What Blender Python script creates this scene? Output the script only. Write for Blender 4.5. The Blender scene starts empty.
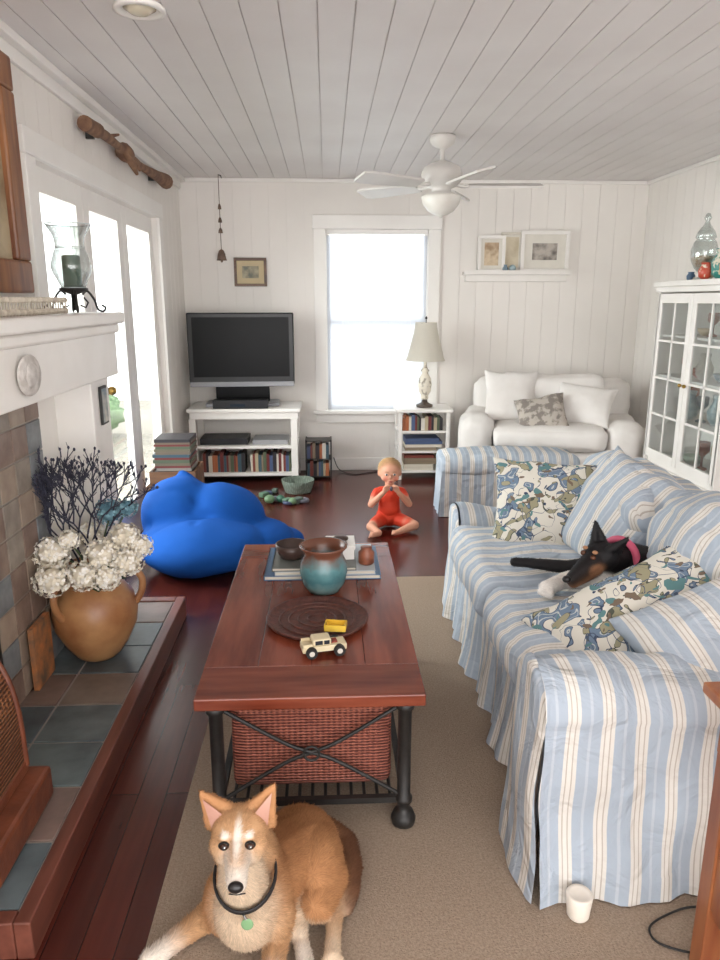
import bpy, bmesh, math, random
from mathutils import Vector, Matrix, Euler, noise
import numpy as np
random.seed(7); np.random.seed(3)
SC=bpy.context.scene; COL=SC.collection
pi=math.pi
def lin(h,a=1.0):
    h=h.lstrip('#'); c=[int(h[i:i+2],16)/255 for i in (0,2,4)]
    return tuple([(x/12.92 if x<=.04045 else ((x+.055)/1.055)**2.4) for x in c]+[a])
# ---------------------------------------------------------------- materials
MC={}
def base(name,rough=.6,metal=0,spec=.5):
    m=bpy.data.materials.new(name); m.use_nodes=True
    nt=m.node_tree; b=nt.nodes['Principled BSDF']
    b.inputs['Roughness'].default_value=rough; b.inputs['Metallic'].default_value=metal
    b.inputs['Specular IOR Level'].default_value=spec
    return m,nt,b
def N(nt,t,**k):
    n=nt.nodes.new(t)
    for a,v in k.items(): setattr(n,a,v)
    return n
def locnode(nt):
    a=N(nt,'ShaderNodeAttribute',attribute_name='loc'); return a.outputs['Vector']
def pm(name,h1,h2=None,scale=8,rough=.6,metal=0,bump=0,bscale=60,stretch=(1,1,1),emit=0,spec=.5,lo=.35,hi=.65,bdist=.004):
    if name in MC: return MC[name]
    m,nt,b=base(name,rough,metal,spec)
    v=locnode(nt); mp=N(nt,'ShaderNodeMapping'); mp.inputs['Scale'].default_value=stretch
    nt.links.new(v,mp.inputs['Vector'])
    n=N(nt,'ShaderNodeTexNoise'); n.inputs['Scale'].default_value=scale; n.inputs['Detail'].default_value=5
    nt.links.new(mp.outputs[0],n.inputs['Vector'])
    r=N(nt,'ShaderNodeValToRGB'); r.color_ramp.elements[0].position=lo; r.color_ramp.elements[1].position=hi
    if h2 is None:
        c=lin(h1); r.color_ramp.elements[0].color=(c[0]*.93,c[1]*.93,c[2]*.93,1); r.color_ramp.elements[1].color=c
    else:
        r.color_ramp.elements[0].color=lin(h1); r.color_ramp.elements[1].color=lin(h2)
    nt.links.new(n.outputs['Fac'],r.inputs['Fac']); nt.links.new(r.outputs['Color'],b.inputs['Base Color'])
    if bump:
        n2=N(nt,'ShaderNodeTexNoise'); n2.inputs['Scale'].default_value=bscale; n2.inputs['Detail'].default_value=3
        nt.links.new(mp.outputs[0],n2.inputs['Vector'])
        bp=N(nt,'ShaderNodeBump'); bp.inputs['Strength'].default_value=bump; bp.inputs['Distance'].default_value=bdist
        nt.links.new(n2.outputs['Fac'],bp.inputs['Height']); nt.links.new(bp.outputs[0],b.inputs['Normal'])
    MC[name]=m; return m
def stripe(name,axis,period=.085):
    m,nt,b=base(name,.9,0,.15)
    v=locnode(nt); s=N(nt,'ShaderNodeSeparateXYZ'); nt.links.new(v,s.inputs[0])
    mu=N(nt,'ShaderNodeMath',operation='MULTIPLY'); mu.inputs[1].default_value=1/period; nt.links.new(s.outputs[axis],mu.inputs[0])
    f=N(nt,'ShaderNodeMath',operation='FRACT'); nt.links.new(mu.outputs[0],f.inputs[0])
    r=N(nt,'ShaderNodeValToRGB'); r.color_ramp.interpolation='CONSTANT'
    cs=[(0,'#a9b4c1'),(.26,'#b9c1ca'),(.34,'#a9b4c1'),(.62,'#d9d5cf'),(.71,'#b8b0a5'),(.745,'#dbd7d1'),(.86,'#b8b0a5'),(.895,'#d9d5cf')]
    e=r.color_ramp.elements; e[0].position=0; e[0].color=lin(cs[0][1]); e[1].position=cs[1][0]; e[1].color=lin(cs[1][1])
    for p,c in cs[2:]:
        x=e.new(p); x.color=lin(c)
    nt.links.new(f.outputs[0],r.inputs['Fac']); nt.links.new(r.outputs['Color'],b.inputs['Base Color'])
    n2=N(nt,'ShaderNodeTexNoise'); n2.inputs['Scale'].default_value=9; n2.inputs['Detail'].default_value=4; n2.inputs['Distortion'].default_value=.8; nt.links.new(v,n2.inputs['Vector'])
    bp=N(nt,'ShaderNodeBump'); bp.inputs['Strength'].default_value=.8; bp.inputs['Distance'].default_value=.035
    nt.links.new(n2.outputs['Fac'],bp.inputs['Height']); nt.links.new(bp.outputs[0],b.inputs['Normal'])
    return m
def floral(name):
    m,nt,b=base(name,.9,0,.15); v=locnode(nt)
    cur=None
    def layer(scale,off,lo,hi,col,dist=1.2):
        nonlocal cur
        mp=N(nt,'ShaderNodeMapping'); mp.inputs['Location'].default_value=off; nt.links.new(v,mp.inputs[0])
        n=N(nt,'ShaderNodeTexNoise'); n.inputs['Scale'].default_value=scale; n.inputs['Detail'].default_value=1; n.inputs['Distortion'].default_value=dist
        nt.links.new(mp.outputs[0],n.inputs['Vector'])
        r=N(nt,'ShaderNodeValToRGB'); r.color_ramp.interpolation='CONSTANT'; e=r.color_ramp.elements
        e[0].position=0; e[0].color=(0,0,0,1); e[1].position=lo; e[1].color=(1,1,1,1)
        if hi<1: x=e.new(hi); x.color=(0,0,0,1)
        nt.links.new(n.outputs['Fac'],r.inputs['Fac'])
        mx=N(nt,'ShaderNodeMix',data_type='RGBA'); nt.links.new(r.outputs['Color'],mx.inputs[0])
        if cur is None: mx.inputs[6].default_value=lin('#d8d4c9')
        else: nt.links.new(cur,mx.inputs[6])
        mx.inputs[7].default_value=lin(col); cur=mx.outputs[2]
    layer(13,(0,0,0),.56,1,'#6f8196'); layer(13,(0,0,0),.54,.56,'#3e4a60'); layer(13,(0,0,0),.63,.66,'#bcc2c2')
    layer(14,(3,1,7),.61,1,'#9b967c'); layer(14,(3,1,7),.59,.61,'#55584e')
    layer(10,(8,5,2),.487,.503,'#4e5a6e'); layer(20,(1,9,4),.63,1,'#5f8486',.6); layer(24,(5,2,9),.67,1,'#77685a',.6)
    nt.links.new(cur,b.inputs['Base Color']); return m
def wood(name,h1,h2,axis='Y',rough=.3,scale=5):
    st={'X':(.12,1,1),'Y':(1,.12,1),'Z':(1,1,.12)}[axis]
    return pm(name,h1,h2,scale=scale*4,rough=rough,stretch=st,bump=.15,bscale=90,bdist=.001)
def wicker(name,h1,h2,sc=70):
    m,nt,b=base(name,.6); v=locnode(nt)
    w1=N(nt,'ShaderNodeTexWave',bands_direction='Z'); w1.inputs['Scale'].default_value=sc*.3; w1.inputs['Distortion'].default_value=1.5; w1.inputs['Detail Scale'].default_value=3
    w2=N(nt,'ShaderNodeTexWave',bands_direction='X'); w2.inputs['Scale'].default_value=sc*.18
    w3=N(nt,'ShaderNodeTexWave',bands_direction='Y'); w3.inputs['Scale'].default_value=sc*.18
    for w in (w1,w2,w3): nt.links.new(v,w.inputs['Vector'])
    a=N(nt,'ShaderNodeMath',operation='MULTIPLY'); nt.links.new(w2.outputs['Fac'],a.inputs[0]); nt.links.new(w3.outputs['Fac'],a.inputs[1])
    d=N(nt,'ShaderNodeMath',operation='ADD'); nt.links.new(w1.outputs['Fac'],d.inputs[0]); nt.links.new(a.outputs[0],d.inputs[1])
    r=N(nt,'ShaderNodeValToRGB'); r.color_ramp.elements[0].position=.3; r.color_ramp.elements[0].color=lin(h1); r.color_ramp.elements[1].position=1.; r.color_ramp.elements[1].color=lin(h2)
    nt.links.new(d.outputs[0],r.inputs['Fac']); nt.links.new(r.outputs['Color'],b.inputs['Base Color'])
    bp=N(nt,'ShaderNodeBump'); bp.inputs['Strength'].default_value=.8; bp.inputs['Distance'].default_value=.006
    nt.links.new(d.outputs[0],bp.inputs['Height']); nt.links.new(bp.outputs[0],b.inputs['Normal']); return m
def glass(name,tint='#f7fafa',g=.06,k=.4,rough=.03):
    m=bpy.data.materials.new(name); m.use_nodes=True; nt=m.node_tree; nt.nodes.clear()
    o=N(nt,'ShaderNodeOutputMaterial'); t=N(nt,'ShaderNodeBsdfTransparent'); t.inputs[0].default_value=lin(tint)
    gl=N(nt,'ShaderNodeBsdfGlossy'); gl.inputs['Roughness'].default_value=rough
    lw=N(nt,'ShaderNodeLayerWeight'); lw.inputs[0].default_value=.25
    mu=N(nt,'ShaderNodeMath',operation='MULTIPLY_ADD'); mu.inputs[1].default_value=k; mu.inputs[2].default_value=g
    nt.links.new(lw.outputs['Facing'],mu.inputs[0])
    mx=N(nt,'ShaderNodeMixShader'); nt.links.new(mu.outputs[0],mx.inputs[0]); nt.links.new(t.outputs[0],mx.inputs[1]); nt.links.new(gl.outputs[0],mx.inputs[2]); nt.links.new(mx.outputs[0],o.inputs[0]); return m
def colattr(name,rough=.75,bump=.3,bs=220,var=.18,ns=40,spec=.25):
    m,nt,b=base(name,rough,0,spec)
    a=N(nt,'ShaderNodeAttribute',attribute_name='col')
    tc=N(nt,'ShaderNodeTexCoord'); n=N(nt,'ShaderNodeTexNoise'); n.inputs['Scale'].default_value=ns; n.inputs['Detail'].default_value=6
    nt.links.new(tc.outputs['Object'],n.inputs['Vector'])
    mr=N(nt,'ShaderNodeMapRange'); mr.inputs[3].default_value=1-var; mr.inputs[4].default_value=1+var; nt.links.new(n.outputs['Fac'],mr.inputs[0])
    vm=N(nt,'ShaderNodeVectorMath',operation='SCALE'); nt.links.new(a.outputs['Color'],vm.inputs[0]); nt.links.new(mr.outputs[0],vm.inputs['Scale'])
    nt.links.new(vm.outputs[0],b.inputs['Base Color'])
    if bump:
        n2=N(nt,'ShaderNodeTexNoise'); n2.inputs['Scale'].default_value=bs; nt.links.new(tc.outputs['Object'],n2.inputs['Vector'])
        bp=N(nt,'ShaderNodeBump'); bp.inputs['Strength'].default_value=bump; bp.inputs['Distance'].default_value=.003
        nt.links.new(n2.outputs['Fac'],bp.inputs['Height']); nt.links.new(bp.outputs[0],b.inputs['Normal'])
    return m
def P(name,h,rough=.6,**k): return pm(name,h,rough=rough,**k)
# ---------------------------------------------------------------- mesh builder
def TR(x=0,y=0,z=0,rx=0,ry=0,rz=0):
    return Matrix.Translation((x,y,z))@Euler((math.radians(rx),math.radians(ry),math.radians(rz)),'XYZ').to_matrix().to_4x4()
def smoothpath(pts,n=8):
    pts=[Vector(p) for p in pts]; out=[]
    for i in range(len(pts)-1):
        p0=pts[max(i-1,0)];p1=pts[i];p2=pts[i+1];p3=pts[min(i+2,len(pts)-1)]
        for k in range(n):
            t=k/n; out.append(.5*((2*p1)+(p2-p0)*t+(2*p0-5*p1+4*p2-p3)*t*t+(3*p1-p0-3*p2+p3)*t**3))
    out.append(pts[-1]); return out
class MB:
    def __init__(s,name): s.name=name; s.v=[];s.l=[];s.f=[];s.fm=[];s.fs=[];s.m=[]
    def add(s,vs,fs,mat,M=None,smooth=True):
        o=len(s.v); 
        if mat not in s.m: s.m.append(mat)
        mi=s.m.index(mat)
        for p in vs:
            p=Vector(p); s.l.append(tuple(p)); s.v.append(tuple(M@p) if M else tuple(p))
        for f in fs: s.f.append([i+o for i in f]); s.fm.append(mi); s.fs.append(smooth)
    def bm(s,bm,mat,M=None,smooth=False):
        bm.verts.index_update(); s.add([v.co[:] for v in bm.verts],[[v.index for v in f.verts] for f in bm.faces],mat,M,smooth); bm.free()
    def box(s,lo,hi,mat,M=None,bev=0):
        if bev<=0:
            x0,y0,z0=lo;x1,y1,z1=hi
            s.add([(x0,y0,z0),(x1,y0,z0),(x1,y1,z0),(x0,y1,z0),(x0,y0,z1),(x1,y0,z1),(x1,y1,z1),(x0,y1,z1)],
              [(0,3,2,1),(4,5,6,7),(0,1,5,4),(1,2,6,5),(2,3,7,6),(3,0,4,7)],mat,M,False); return
        b=bmesh.new(); bmesh.ops.create_cube(b,size=1)
        for v in b.verts: v.co=Vector([(lo[i]+hi[i])/2+v.co[i]*(hi[i]-lo[i]) for i in range(3)])
        bmesh.ops.bevel(b,geom=b.edges[:],offset=bev,segments=2,profile=.5,affect='EDGES')
        s.bm(b,mat,M)
    def cyl(s,p0,p1,r0,r1,mat,seg=16,M=None,smooth=True):
        s.tube([p0,p1],[r0,r1],mat,seg,M)
    def tube(s,pts,rad,mat,seg=8,M=None,caps=True,closed=False):
        pts=[Vector(p) for p in pts]; n=len(pts)
        if not hasattr(rad,'__len__'): rad=[rad]*n
        vs=[];fs=[]; prev=None
        for i,p in enumerate(pts):
            if closed: d=pts[(i+1)%n]-pts[i-1]
            else: d=pts[min(i+1,n-1)]-pts[max(i-1,0)]
            d.normalize()
            if prev is None:
                a=Vector((0,0,1)) if abs(d.z)<.9 else Vector((1,0,0)); u=d.cross(a).normalized()
            else: u=(prev-d*prev.dot(d)).normalized()
            prev=u; w=d.cross(u)
            for k in range(seg):
                t=2*pi*k/seg; vs.append(p+(u*math.cos(t)+w*math.sin(t))*rad[i])
        m=n if closed else n-1
        for i in range(m):
            for k in range(seg):
                a=i*seg+k;b=i*seg+(k+1)%seg;c=((i+1)%n)*seg+(k+1)%seg;d=((i+1)%n)*seg+k; fs.append((a,b,c,d))
        s.add(vs,fs,mat,M,True)
        if caps and not closed:
            s.add(vs[:seg],[tuple(range(seg))[::-1]],mat,M,False); s.add(vs[-seg:],[tuple(range(seg))],mat,M,False)
    def lathe(s,prof,mat,M=None,seg=32,cap=True):
        vs=[];fs=[]
        for r,z in prof:
            for k in range(seg): t=2*pi*k/seg; vs.append((r*math.cos(t),r*math.sin(t),z))
        for i in range(len(prof)-1):
            for k in range(seg): fs.append((i*seg+k,i*seg+(k+1)%seg,(i+1)*seg+(k+1)%seg,(i+1)*seg+k))
        if cap:
            fs.append(tuple(range(seg))[::-1]); n=(len(prof)-1)*seg; fs.append(tuple(range(n,n+seg)))
        s.add(vs,fs,mat,M,True)
    def ell(s,c,r,mat,M=None,seg=16,rings=10,wr=0,fr=8):
        vs=[];fs=[]
        for i in range(rings+1):
            ph=-pi/2+pi*i/rings
            for k in range(seg):
                t=2*pi*k/seg; d=Vector((math.cos(ph)*math.cos(t),math.cos(ph)*math.sin(t),math.sin(ph)))
                q=1+(wr*noise.noise(d*fr+Vector(c)*5) if wr else 0)
                vs.append((c[0]+r[0]*d.x*q,c[1]+r[1]*d.y*q,c[2]+r[2]*d.z*q))
        for i in range(rings):
            for k in range(seg): fs.append((i*seg+k,i*seg+(k+1)%seg,(i+1)*seg+(k+1)%seg,(i+1)*seg+k))
        s.add(vs,fs,mat,M,True)
    def rbox(s,w,d,h,r,mat,M=None,n=12,bulge=(0,0,0),wr=0,fr=6,seed=0,sag=0):
        H=Vector((w/2,d/2,h/2)); r=min(r,min(H)*.99); idx={};vs=[];fs=[]
        def mp(t): t=2*t-1; return math.sin(t*pi/2)
        def vert(p):
            k=tuple(round(c,5) for c in p)
            if k in idx: return idx[k]
            P_=Vector((p[0]*H.x,p[1]*H.y,p[2]*H.z)); q=Vector([max(-(H[i]-r),min(H[i]-r,P_[i])) for i in range(3)])
            e=P_-q; o=q+(e.normalized()*r if e.length>1e-9 else e)
            nx,ny,nz=p
            o.z+=bulge[2]*(1 if nz>0 else -1)*(1-nx*nx)*(1-ny*ny)*(abs(nz)>.5)
            o.x+=bulge[0]*nx*(1-nz*nz)*(1-ny*ny); o.y+=bulge[1]*ny*(1-nz*nz)*(1-nx*nx)
            if sag: o.z-=sag*(nz+1)/2*(ny*ny)
            if wr:
                nn=noise.noise_vector(o*fr+Vector((seed,seed*2,seed*3)))+.5*noise.noise_vector(o*fr*2.3+Vector((seed,seed*2,seed*3))); o+=nn*wr
            idx[k]=len(vs); vs.append(o); return idx[k]
        for ax in range(3):
            for sg in (-1,1):
                for i in range(n):
                    for j in range(n):
                        q=[]
                        for a,b in ((i,j),(i+1,j),(i+1,j+1),(i,j+1)):
                            p=[0,0,0]; p[ax]=sg; p[(ax+1)%3]=mp(a/n); p[(ax+2)%3]=mp(b/n); q.append(vert(p))
                        if sg<0: q=q[::-1]
                        fs.append(q)
        s.add(vs,fs,mat,M,True)
    def pillow(s,w,h,t,mat,M=None,n=26,wr=.006,seed=0):
        vs=[];fs=[]
        for sg in (1,-1):
            for i in range(n+1):
                for j in range(n+1):
                    u=math.sin((2*i/n-1)*pi/2);v=math.sin((2*j/n-1)*pi/2)
                    x=u*w/2*(1-.09*(1-v*v));y=v*h/2*(1-.09*(1-u*u))
                    z=sg*t/2*max(0,(1-u*u)*(1-v*v))**.42
                    o=Vector((x,y,z)); 
                    if abs(u)<.999 and abs(v)<.999: o+=noise.noise_vector(o*9+Vector((seed,seed,seed)))*wr*2+noise.noise_vector(o*22+Vector((seed,seed,seed)))*wr*.6
                    vs.append(o)
        m=(n+1)**2
        for b in (0,1):
            for i in range(n):
                for j in range(n):
                    q=[b*m+i*(n+1)+j,b*m+(i+1)*(n+1)+j,b*m+(i+1)*(n+1)+j+1,b*m+i*(n+1)+j+1]
                    fs.append(q if b==0 else q[::-1])
        s.add(vs,fs,mat,M,True)
    def grid(s,fn,nu,nv,mat,M=None,smooth=True):
        vs=[fn(i/nu,j/nv) for i in range(nu+1) for j in range(nv+1)]
        fs=[(i*(nv+1)+j,(i+1)*(nv+1)+j,(i+1)*(nv+1)+j+1,i*(nv+1)+j+1) for i in range(nu) for j in range(nv)]
        s.add(vs,fs,mat,M,smooth)
    def build(s,parent=None,loc=None):
        me=bpy.data.meshes.new(s.name); me.from_pydata(s.v,[],s.f)
        for m in s.m: me.materials.append(m)
        me.polygons.foreach_set('material_index',s.fm); me.polygons.foreach_set('use_smooth',s.fs)
        a=me.attributes.new('loc','FLOAT_VECTOR','POINT'); a.data.foreach_set('vector',np.array(s.l,dtype=np.float32).ravel())
        me.update(); o=bpy.data.objects.new(s.name,me); COL.objects.link(o)
        if parent: o.parent=parent
        return o
def empty(name,loc=(0,0,0)):
    e=bpy.data.objects.new(name,None); COL.objects.link(e); e.empty_display_size=.05; e.location=loc; return e
# ---------------------------------------------------------------- organic sculpt (union of capsules -> remesh -> vertex colour)
def sculpt(name,prims,voxel,mat,it=5,k=.005,patches=(),parent=None,M=None):
    bmall=bmesh.new()
    def sph(b,c,r,rot=None,sub=3):
        res=bmesh.ops.create_icosphere(b,subdivisions=sub,radius=1)
        for v in res['verts']:
            q=Vector((v.co.x*r[0],v.co.y*r[1],v.co.z*r[2]))
            if rot: q=rot@q
            v.co=Vector(c)+q
    tmp=bpy.data.meshes.new('t')
    for p in prims:
        b=bmesh.new()
        if p[0]=='c':
            sph(b,p[1],(p[2],)*3,sub=2); sph(b,p[3],(p[4],)*3,sub=2)
            r=bmesh.ops.convex_hull(b,input=b.verts[:])
            dl=[g for g in r['geom_interior']+r['geom_unused'] if isinstance(g,bmesh.types.BMVert)]
            bmesh.ops.delete(b,geom=list(set(dl)),context='VERTS')
            bmesh.ops.delete(b,geom=[v for v in b.verts if not v.link_faces],context='VERTS')
        else:
            rot=Euler([math.radians(a) for a in p[4]]).to_matrix() if len(p)>4 else None
            sph(b,p[1],p[2],rot)
        bmesh.ops.recalc_face_normals(b,faces=b.faces[:])
        b.to_mesh(tmp); b.free(); bmall.from_mesh(tmp)
    me=bpy.data.meshes.new(name); bmall.to_mesh(me); bmall.free(); bpy.data.meshes.remove(tmp)
    o=bpy.data.objects.new(name,me); COL.objects.link(o)
    rm=o.modifiers.new('r','REMESH'); rm.mode='VOXEL'; rm.voxel_size=voxel; rm.use_smooth_shade=True
    sm=o.modifiers.new('s','SMOOTH'); sm.factor=.5; sm.iterations=it
    dg=bpy.context.evaluated_depsgraph_get(); dg.update()
    nm=bpy.data.meshes.new_from_object(o.evaluated_get(dg)); nm.name=name
    o.modifiers.clear(); o.data=nm
    n=len(nm.vertices); co=np.zeros(n*3,dtype=np.float32); nm.vertices.foreach_get('co',co); co=co.reshape(-1,3)
    W=np.zeros(n);Cc=np.zeros((n,3)); ds=[]
    for p in prims:
        if p[0]=='c':
            a=np.array(p[1]);bb=np.array(p[3]);d=bb-a;L=max(1e-9,d@d); t=np.clip(((co-a)@d)/L,0,1)
            dist=np.linalg.norm(co-(a+t[:,None]*d),axis=1)-(p[2]+(p[4]-p[2])*t); c=p[5]
        else:
            q=co-np.array(p[1])
            if len(p)>4:
                R=np.array(Euler([math.radians(a) for a in p[4]]).to_matrix()); q=q@R
            r=np.array(p[2]); dist=(np.linalg.norm(q/r,axis=1)-1)*r.min(); c=p[3]
        w=np.exp(-np.clip(dist,-.02,.2)/k); W+=w; Cc+=w[:,None]*np.array(lin(c)[:3])
    Cc/=W[:,None]
    for c,r,h,soft in patches:
        q=np.linalg.norm((co-np.array(c))/np.array(r),axis=1); f=np.clip((1+soft-q)/(2*soft),0,1); f=f*f*(3-2*f)
        Cc=Cc*(1-f[:,None])+f[:,None]*np.array(lin(h)[:3])
    ca=nm.color_attributes.new('col','FLOAT_COLOR','POINT')
    ca.data.foreach_set('color',np.concatenate([Cc,np.ones((n,1))],axis=1).astype(np.float32).ravel())
    nm.materials.clear(); nm.materials.append(mat)
    nm.polygons.foreach_set('use_smooth',[True]*len(nm.polygons))
    if parent: o.parent=parent
    return o
def fur(obj,n,lnf,wd,flow,mat,parent,name='fur',maskf=None,lift=.35,jit=.25):
    me=obj.data; nv=len(me.vertices); co=np.zeros(nv*3);no=np.zeros(nv*3);cl=np.zeros(nv*4)
    me.vertices.foreach_get('co',co); me.vertices.foreach_get('normal',no); me.color_attributes['col'].data.foreach_get('color',cl)
    co=co.reshape(-1,3);no=no.reshape(-1,3);cl=cl.reshape(-1,4)
    ok=np.ones(nv,bool) if maskf is None else maskf(co,cl,no)
    ids=np.where(ok)[0]; ids=ids[np.random.randint(0,len(ids),n)]
    p=co[ids]+np.random.normal(0,.0016,(n,3)); nn=no[ids]; p=p-nn*.001; c=cl[ids].copy(); c[:,:3]*=np.random.uniform(.78,1.22,(n,1))
    fl_=np.array(flow)[None,:]-nn*(nn@np.array(flow))[:,None]; fl_/=np.maximum(.2,np.linalg.norm(fl_,axis=1))[:,None]
    d=nn*lift+fl_*.9+np.random.normal(0,jit,(n,3)); d/=np.linalg.norm(d,axis=1)[:,None]
    sd=np.cross(d,nn); sd/=np.maximum(1e-6,np.linalg.norm(sd,axis=1))[:,None]
    L=(lnf(co[ids])*np.random.uniform(.6,1.2,n))[:,None]
    V=np.stack([p-sd*wd/2,p+sd*wd/2,p+d*L],axis=1).reshape(-1,3)
    m2=bpy.data.meshes.new(name); m2.from_pydata(V.tolist(),[],np.arange(3*n).reshape(-1,3).tolist())
    ca=m2.color_attributes.new('col','FLOAT_COLOR','POINT'); ca.data.foreach_set('color',np.repeat(c,3,axis=0).astype(np.float32).ravel())
    m2.polygons.foreach_set('use_smooth',[True]*n); m2.materials.append(mat); m2.update()
    try: m2.normals_split_custom_set_from_vertices(np.repeat(nn,3,axis=0).tolist())
    except Exception as e: print('custom normals',e)
    o=bpy.data.objects.new(name,m2); COL.objects.link(o); o.parent=parent; return o

# ================================================================= ROOM
XL,XR,Y0,Y1,ZC=-1.19,2.70,-1.6,6.30,2.44
wallm=pm('painted_boards','#e9e4de','#efeae4',scale=1.5,rough=.6)
ceilm=pm('ceiling_paint','#e2dddb','#e8e4e2',scale=2,rough=.55)
trimm=pm('trim_paint','#efebe6','#f3f0eb',scale=3,rough=.4)
white=pm('white_paint','#ebe7e1','#f0ece7',scale=6,rough=.4)
black=pm('black_iron','#1d1b1a','#2a2725',scale=30,rough=.5,bump=.2)
def floormat():
    m,nt,b=base('cherry_floorboards',.24); v=locnode(nt)
    mp=N(nt,'ShaderNodeMapping'); mp.inputs['Rotation'].default_value=(0,0,pi/2); nt.links.new(v,mp.inputs[0])
    br=N(nt,'ShaderNodeTexBrick'); br.inputs['Scale'].default_value=1; br.inputs['Brick Width'].default_value=1.3; br.inputs['Row Height'].default_value=.085; br.inputs['Mortar Size'].default_value=.0015
    br.inputs['Color1'].default_value=lin('#441d17'); br.inputs['Color2'].default_value=lin('#58261d'); br.inputs['Mortar'].default_value=lin('#1c0b08')
    nt.links.new(mp.outputs[0],br.inputs['Vector'])
    m2=N(nt,'ShaderNodeMapping'); m2.inputs['Scale'].default_value=(1,.08,1); nt.links.new(v,m2.inputs[0])
    n=N(nt,'ShaderNodeTexNoise'); n.inputs['Scale'].default_value=40; n.inputs['Detail'].default_value=6; nt.links.new(m2.outputs[0],n.inputs['Vector'])
    mr=N(nt,'ShaderNodeMapRange'); mr.inputs[3].default_value=.6; mr.inputs[4].default_value=1.4; nt.links.new(n.outputs['Fac'],mr.inputs[0])
    vm=N(nt,'ShaderNodeVectorMath',operation='SCALE'); nt.links.new(br.outputs['Color'],vm.inputs[0]); nt.links.new(mr.outputs[0],vm.inputs['Scale']); nt.links.new(vm.outputs[0],b.inputs['Base Color'])
    bp=N(nt,'ShaderNodeBump'); bp.inputs['Strength'].default_value=.3; bp.inputs['Distance'].default_value=.002; bp.invert=True
    nt.links.new(br.outputs['Fac'],bp.inputs['Height']); nt.links.new(bp.outputs[0],b.inputs['Normal']); return m
f=MB('floor'); f.box((XL-.1,Y0,-.06),(XR+.1,Y1+.1,0),floormat()); f.build()
def planks(mb,a0,a1,step,z0,z1,holes,put,gap=.0035):
    a=a0
    while a<a1-1e-6:
        b=min(a+step,a1)
        es=sorted(set([a,b]+[h[i] for h in holes for i in (0,1) if a<h[i]<b]))
        for p,q in zip(es[:-1],es[1:]):
            zs=[(z0,z1)]
            for h in holes:
                if h[0]<=p+1e-6 and h[1]>=q-1e-6:
                    nz=[]
                    for s0,s1 in zs:
                        if h[2]>s0: nz.append((s0,min(s1,h[2])))
                        if h[3]<s1: nz.append((max(s0,h[3]),s1))
                    zs=nz
            g0=gap/2 if abs(p-a)<1e-6 else 0; g1=gap/2 if abs(q-b)<1e-6 else 0
            for s0,s1 in zs: 
                if s1-s0>.01: put(mb,p+g0,q-g1,s0,s1)
        a=b
def slab(mb,a0,a1,z0,z1,holes,put):
    es=sorted(set([a0,a1]+[h[i] for h in holes for i in (0,1)]))
    for p,q in zip(es[:-1],es[1:]): planks(mb,p,q,99,z0,z1,holes,put,0)
WIN=(.0,.86,.54,2.05); G=.005
w=MB('wall_back')
planks(w,XL,XR,.145,0,ZC,[WIN],lambda m,a,b,c,d:m.box((a,Y1,c),(b,Y1+G,d),wallm))
slab(w,XL-.1,XR+.1,0,ZC,[WIN],lambda m,a,b,c,d:m.box((a,Y1+G,c),(b,Y1+.12,d),wallm)); w.build()
DO=(3.2,5.42,0,2.04); FB=(1.25,2.23,.10,.92)
soot=pm('soot','#0f0d0c','#1b1816',scale=9,rough=.9)
w=MB('wall_left')
planks(w,Y0,Y1,.145,0,ZC,[DO,FB],lambda m,a,b,c,d:m.box((XL-G,a,c),(XL,b,d),wallm))
slab(w,Y0,Y1,0,ZC,[DO,FB],lambda m,a,b,c,d:m.box((XL-.12,a,c),(XL-G,b,d),wallm))
w.box((-1.62,FB[0],.10),(-1.60,FB[1],FB[3]),soot); w.box((-1.6,FB[0]-.02,.1),(XL-.121,FB[0],FB[3]),soot); w.box((-1.6,FB[1],.1),(XL-.121,FB[1]+.02,FB[3]),soot)
w.box((-1.6,FB[0],.08),(XL-.121,FB[1],.099),soot); w.box((-1.6,FB[0],FB[3]),(XL-.121,FB[1],FB[3]+.02),soot)
w.build()
w=MB('wall_right')
planks(w,Y0,Y1,.145,0,ZC,[],lambda m,a,b,c,d:m.box((XR,a,c),(XR+G,b,d),wallm))
w.box((XR+G,Y0,0),(XR+.12,Y1,ZC),wallm); w.build()
w=MB('ceiling')
planks(w,XL,XR,.13,Y0,Y1,[],lambda m,a,b,c,d:m.box((a,c,ZC),(b,d,ZC+.005),ceilm),gap=.005)
w.box((XL-.12,Y0,ZC+.005),(XR+.12,Y1+.12,ZC+.1),pm('ceiling_groove','#e0dbd8',rough=.8)); w.build()
t=MB('trim_1')
t.box((XL,Y0,ZC-.085),(XL+.02,Y1,ZC),trimm,bev=.004); t.box((XL+.02,Y0,ZC-.035),(XL+.06,Y1,ZC-.001),trimm,bev=.006); t.build()
t=MB('trim_2'); t.box((XL+.06,Y1-.02,ZC-.03),(XR-.03,Y1,ZC-.001),trimm,bev=.005); t.build()
t=MB('trim_3'); t.box((XR-.02,Y0,ZC-.03),(XR,Y1,ZC-.001),trimm,bev=.005); t.build()
t=MB('baseboard_back'); t.box((XL,Y1-.016,0),(XR,Y1,.11),trimm,bev=.004); t.build()
t=MB('baseboard_left'); t.box((XL,5.52,0),(XL+.016,Y1-.02,.11),trimm,bev=.004); t.box((XL,Y0,0),(XL+.016,.8,.11),trimm,bev=.004); t.build()
t=MB('baseboard_right'); t.box((XR-.016,Y0,0),(XR,Y1-.02,.11),trimm,bev=.004); t.build()
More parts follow.
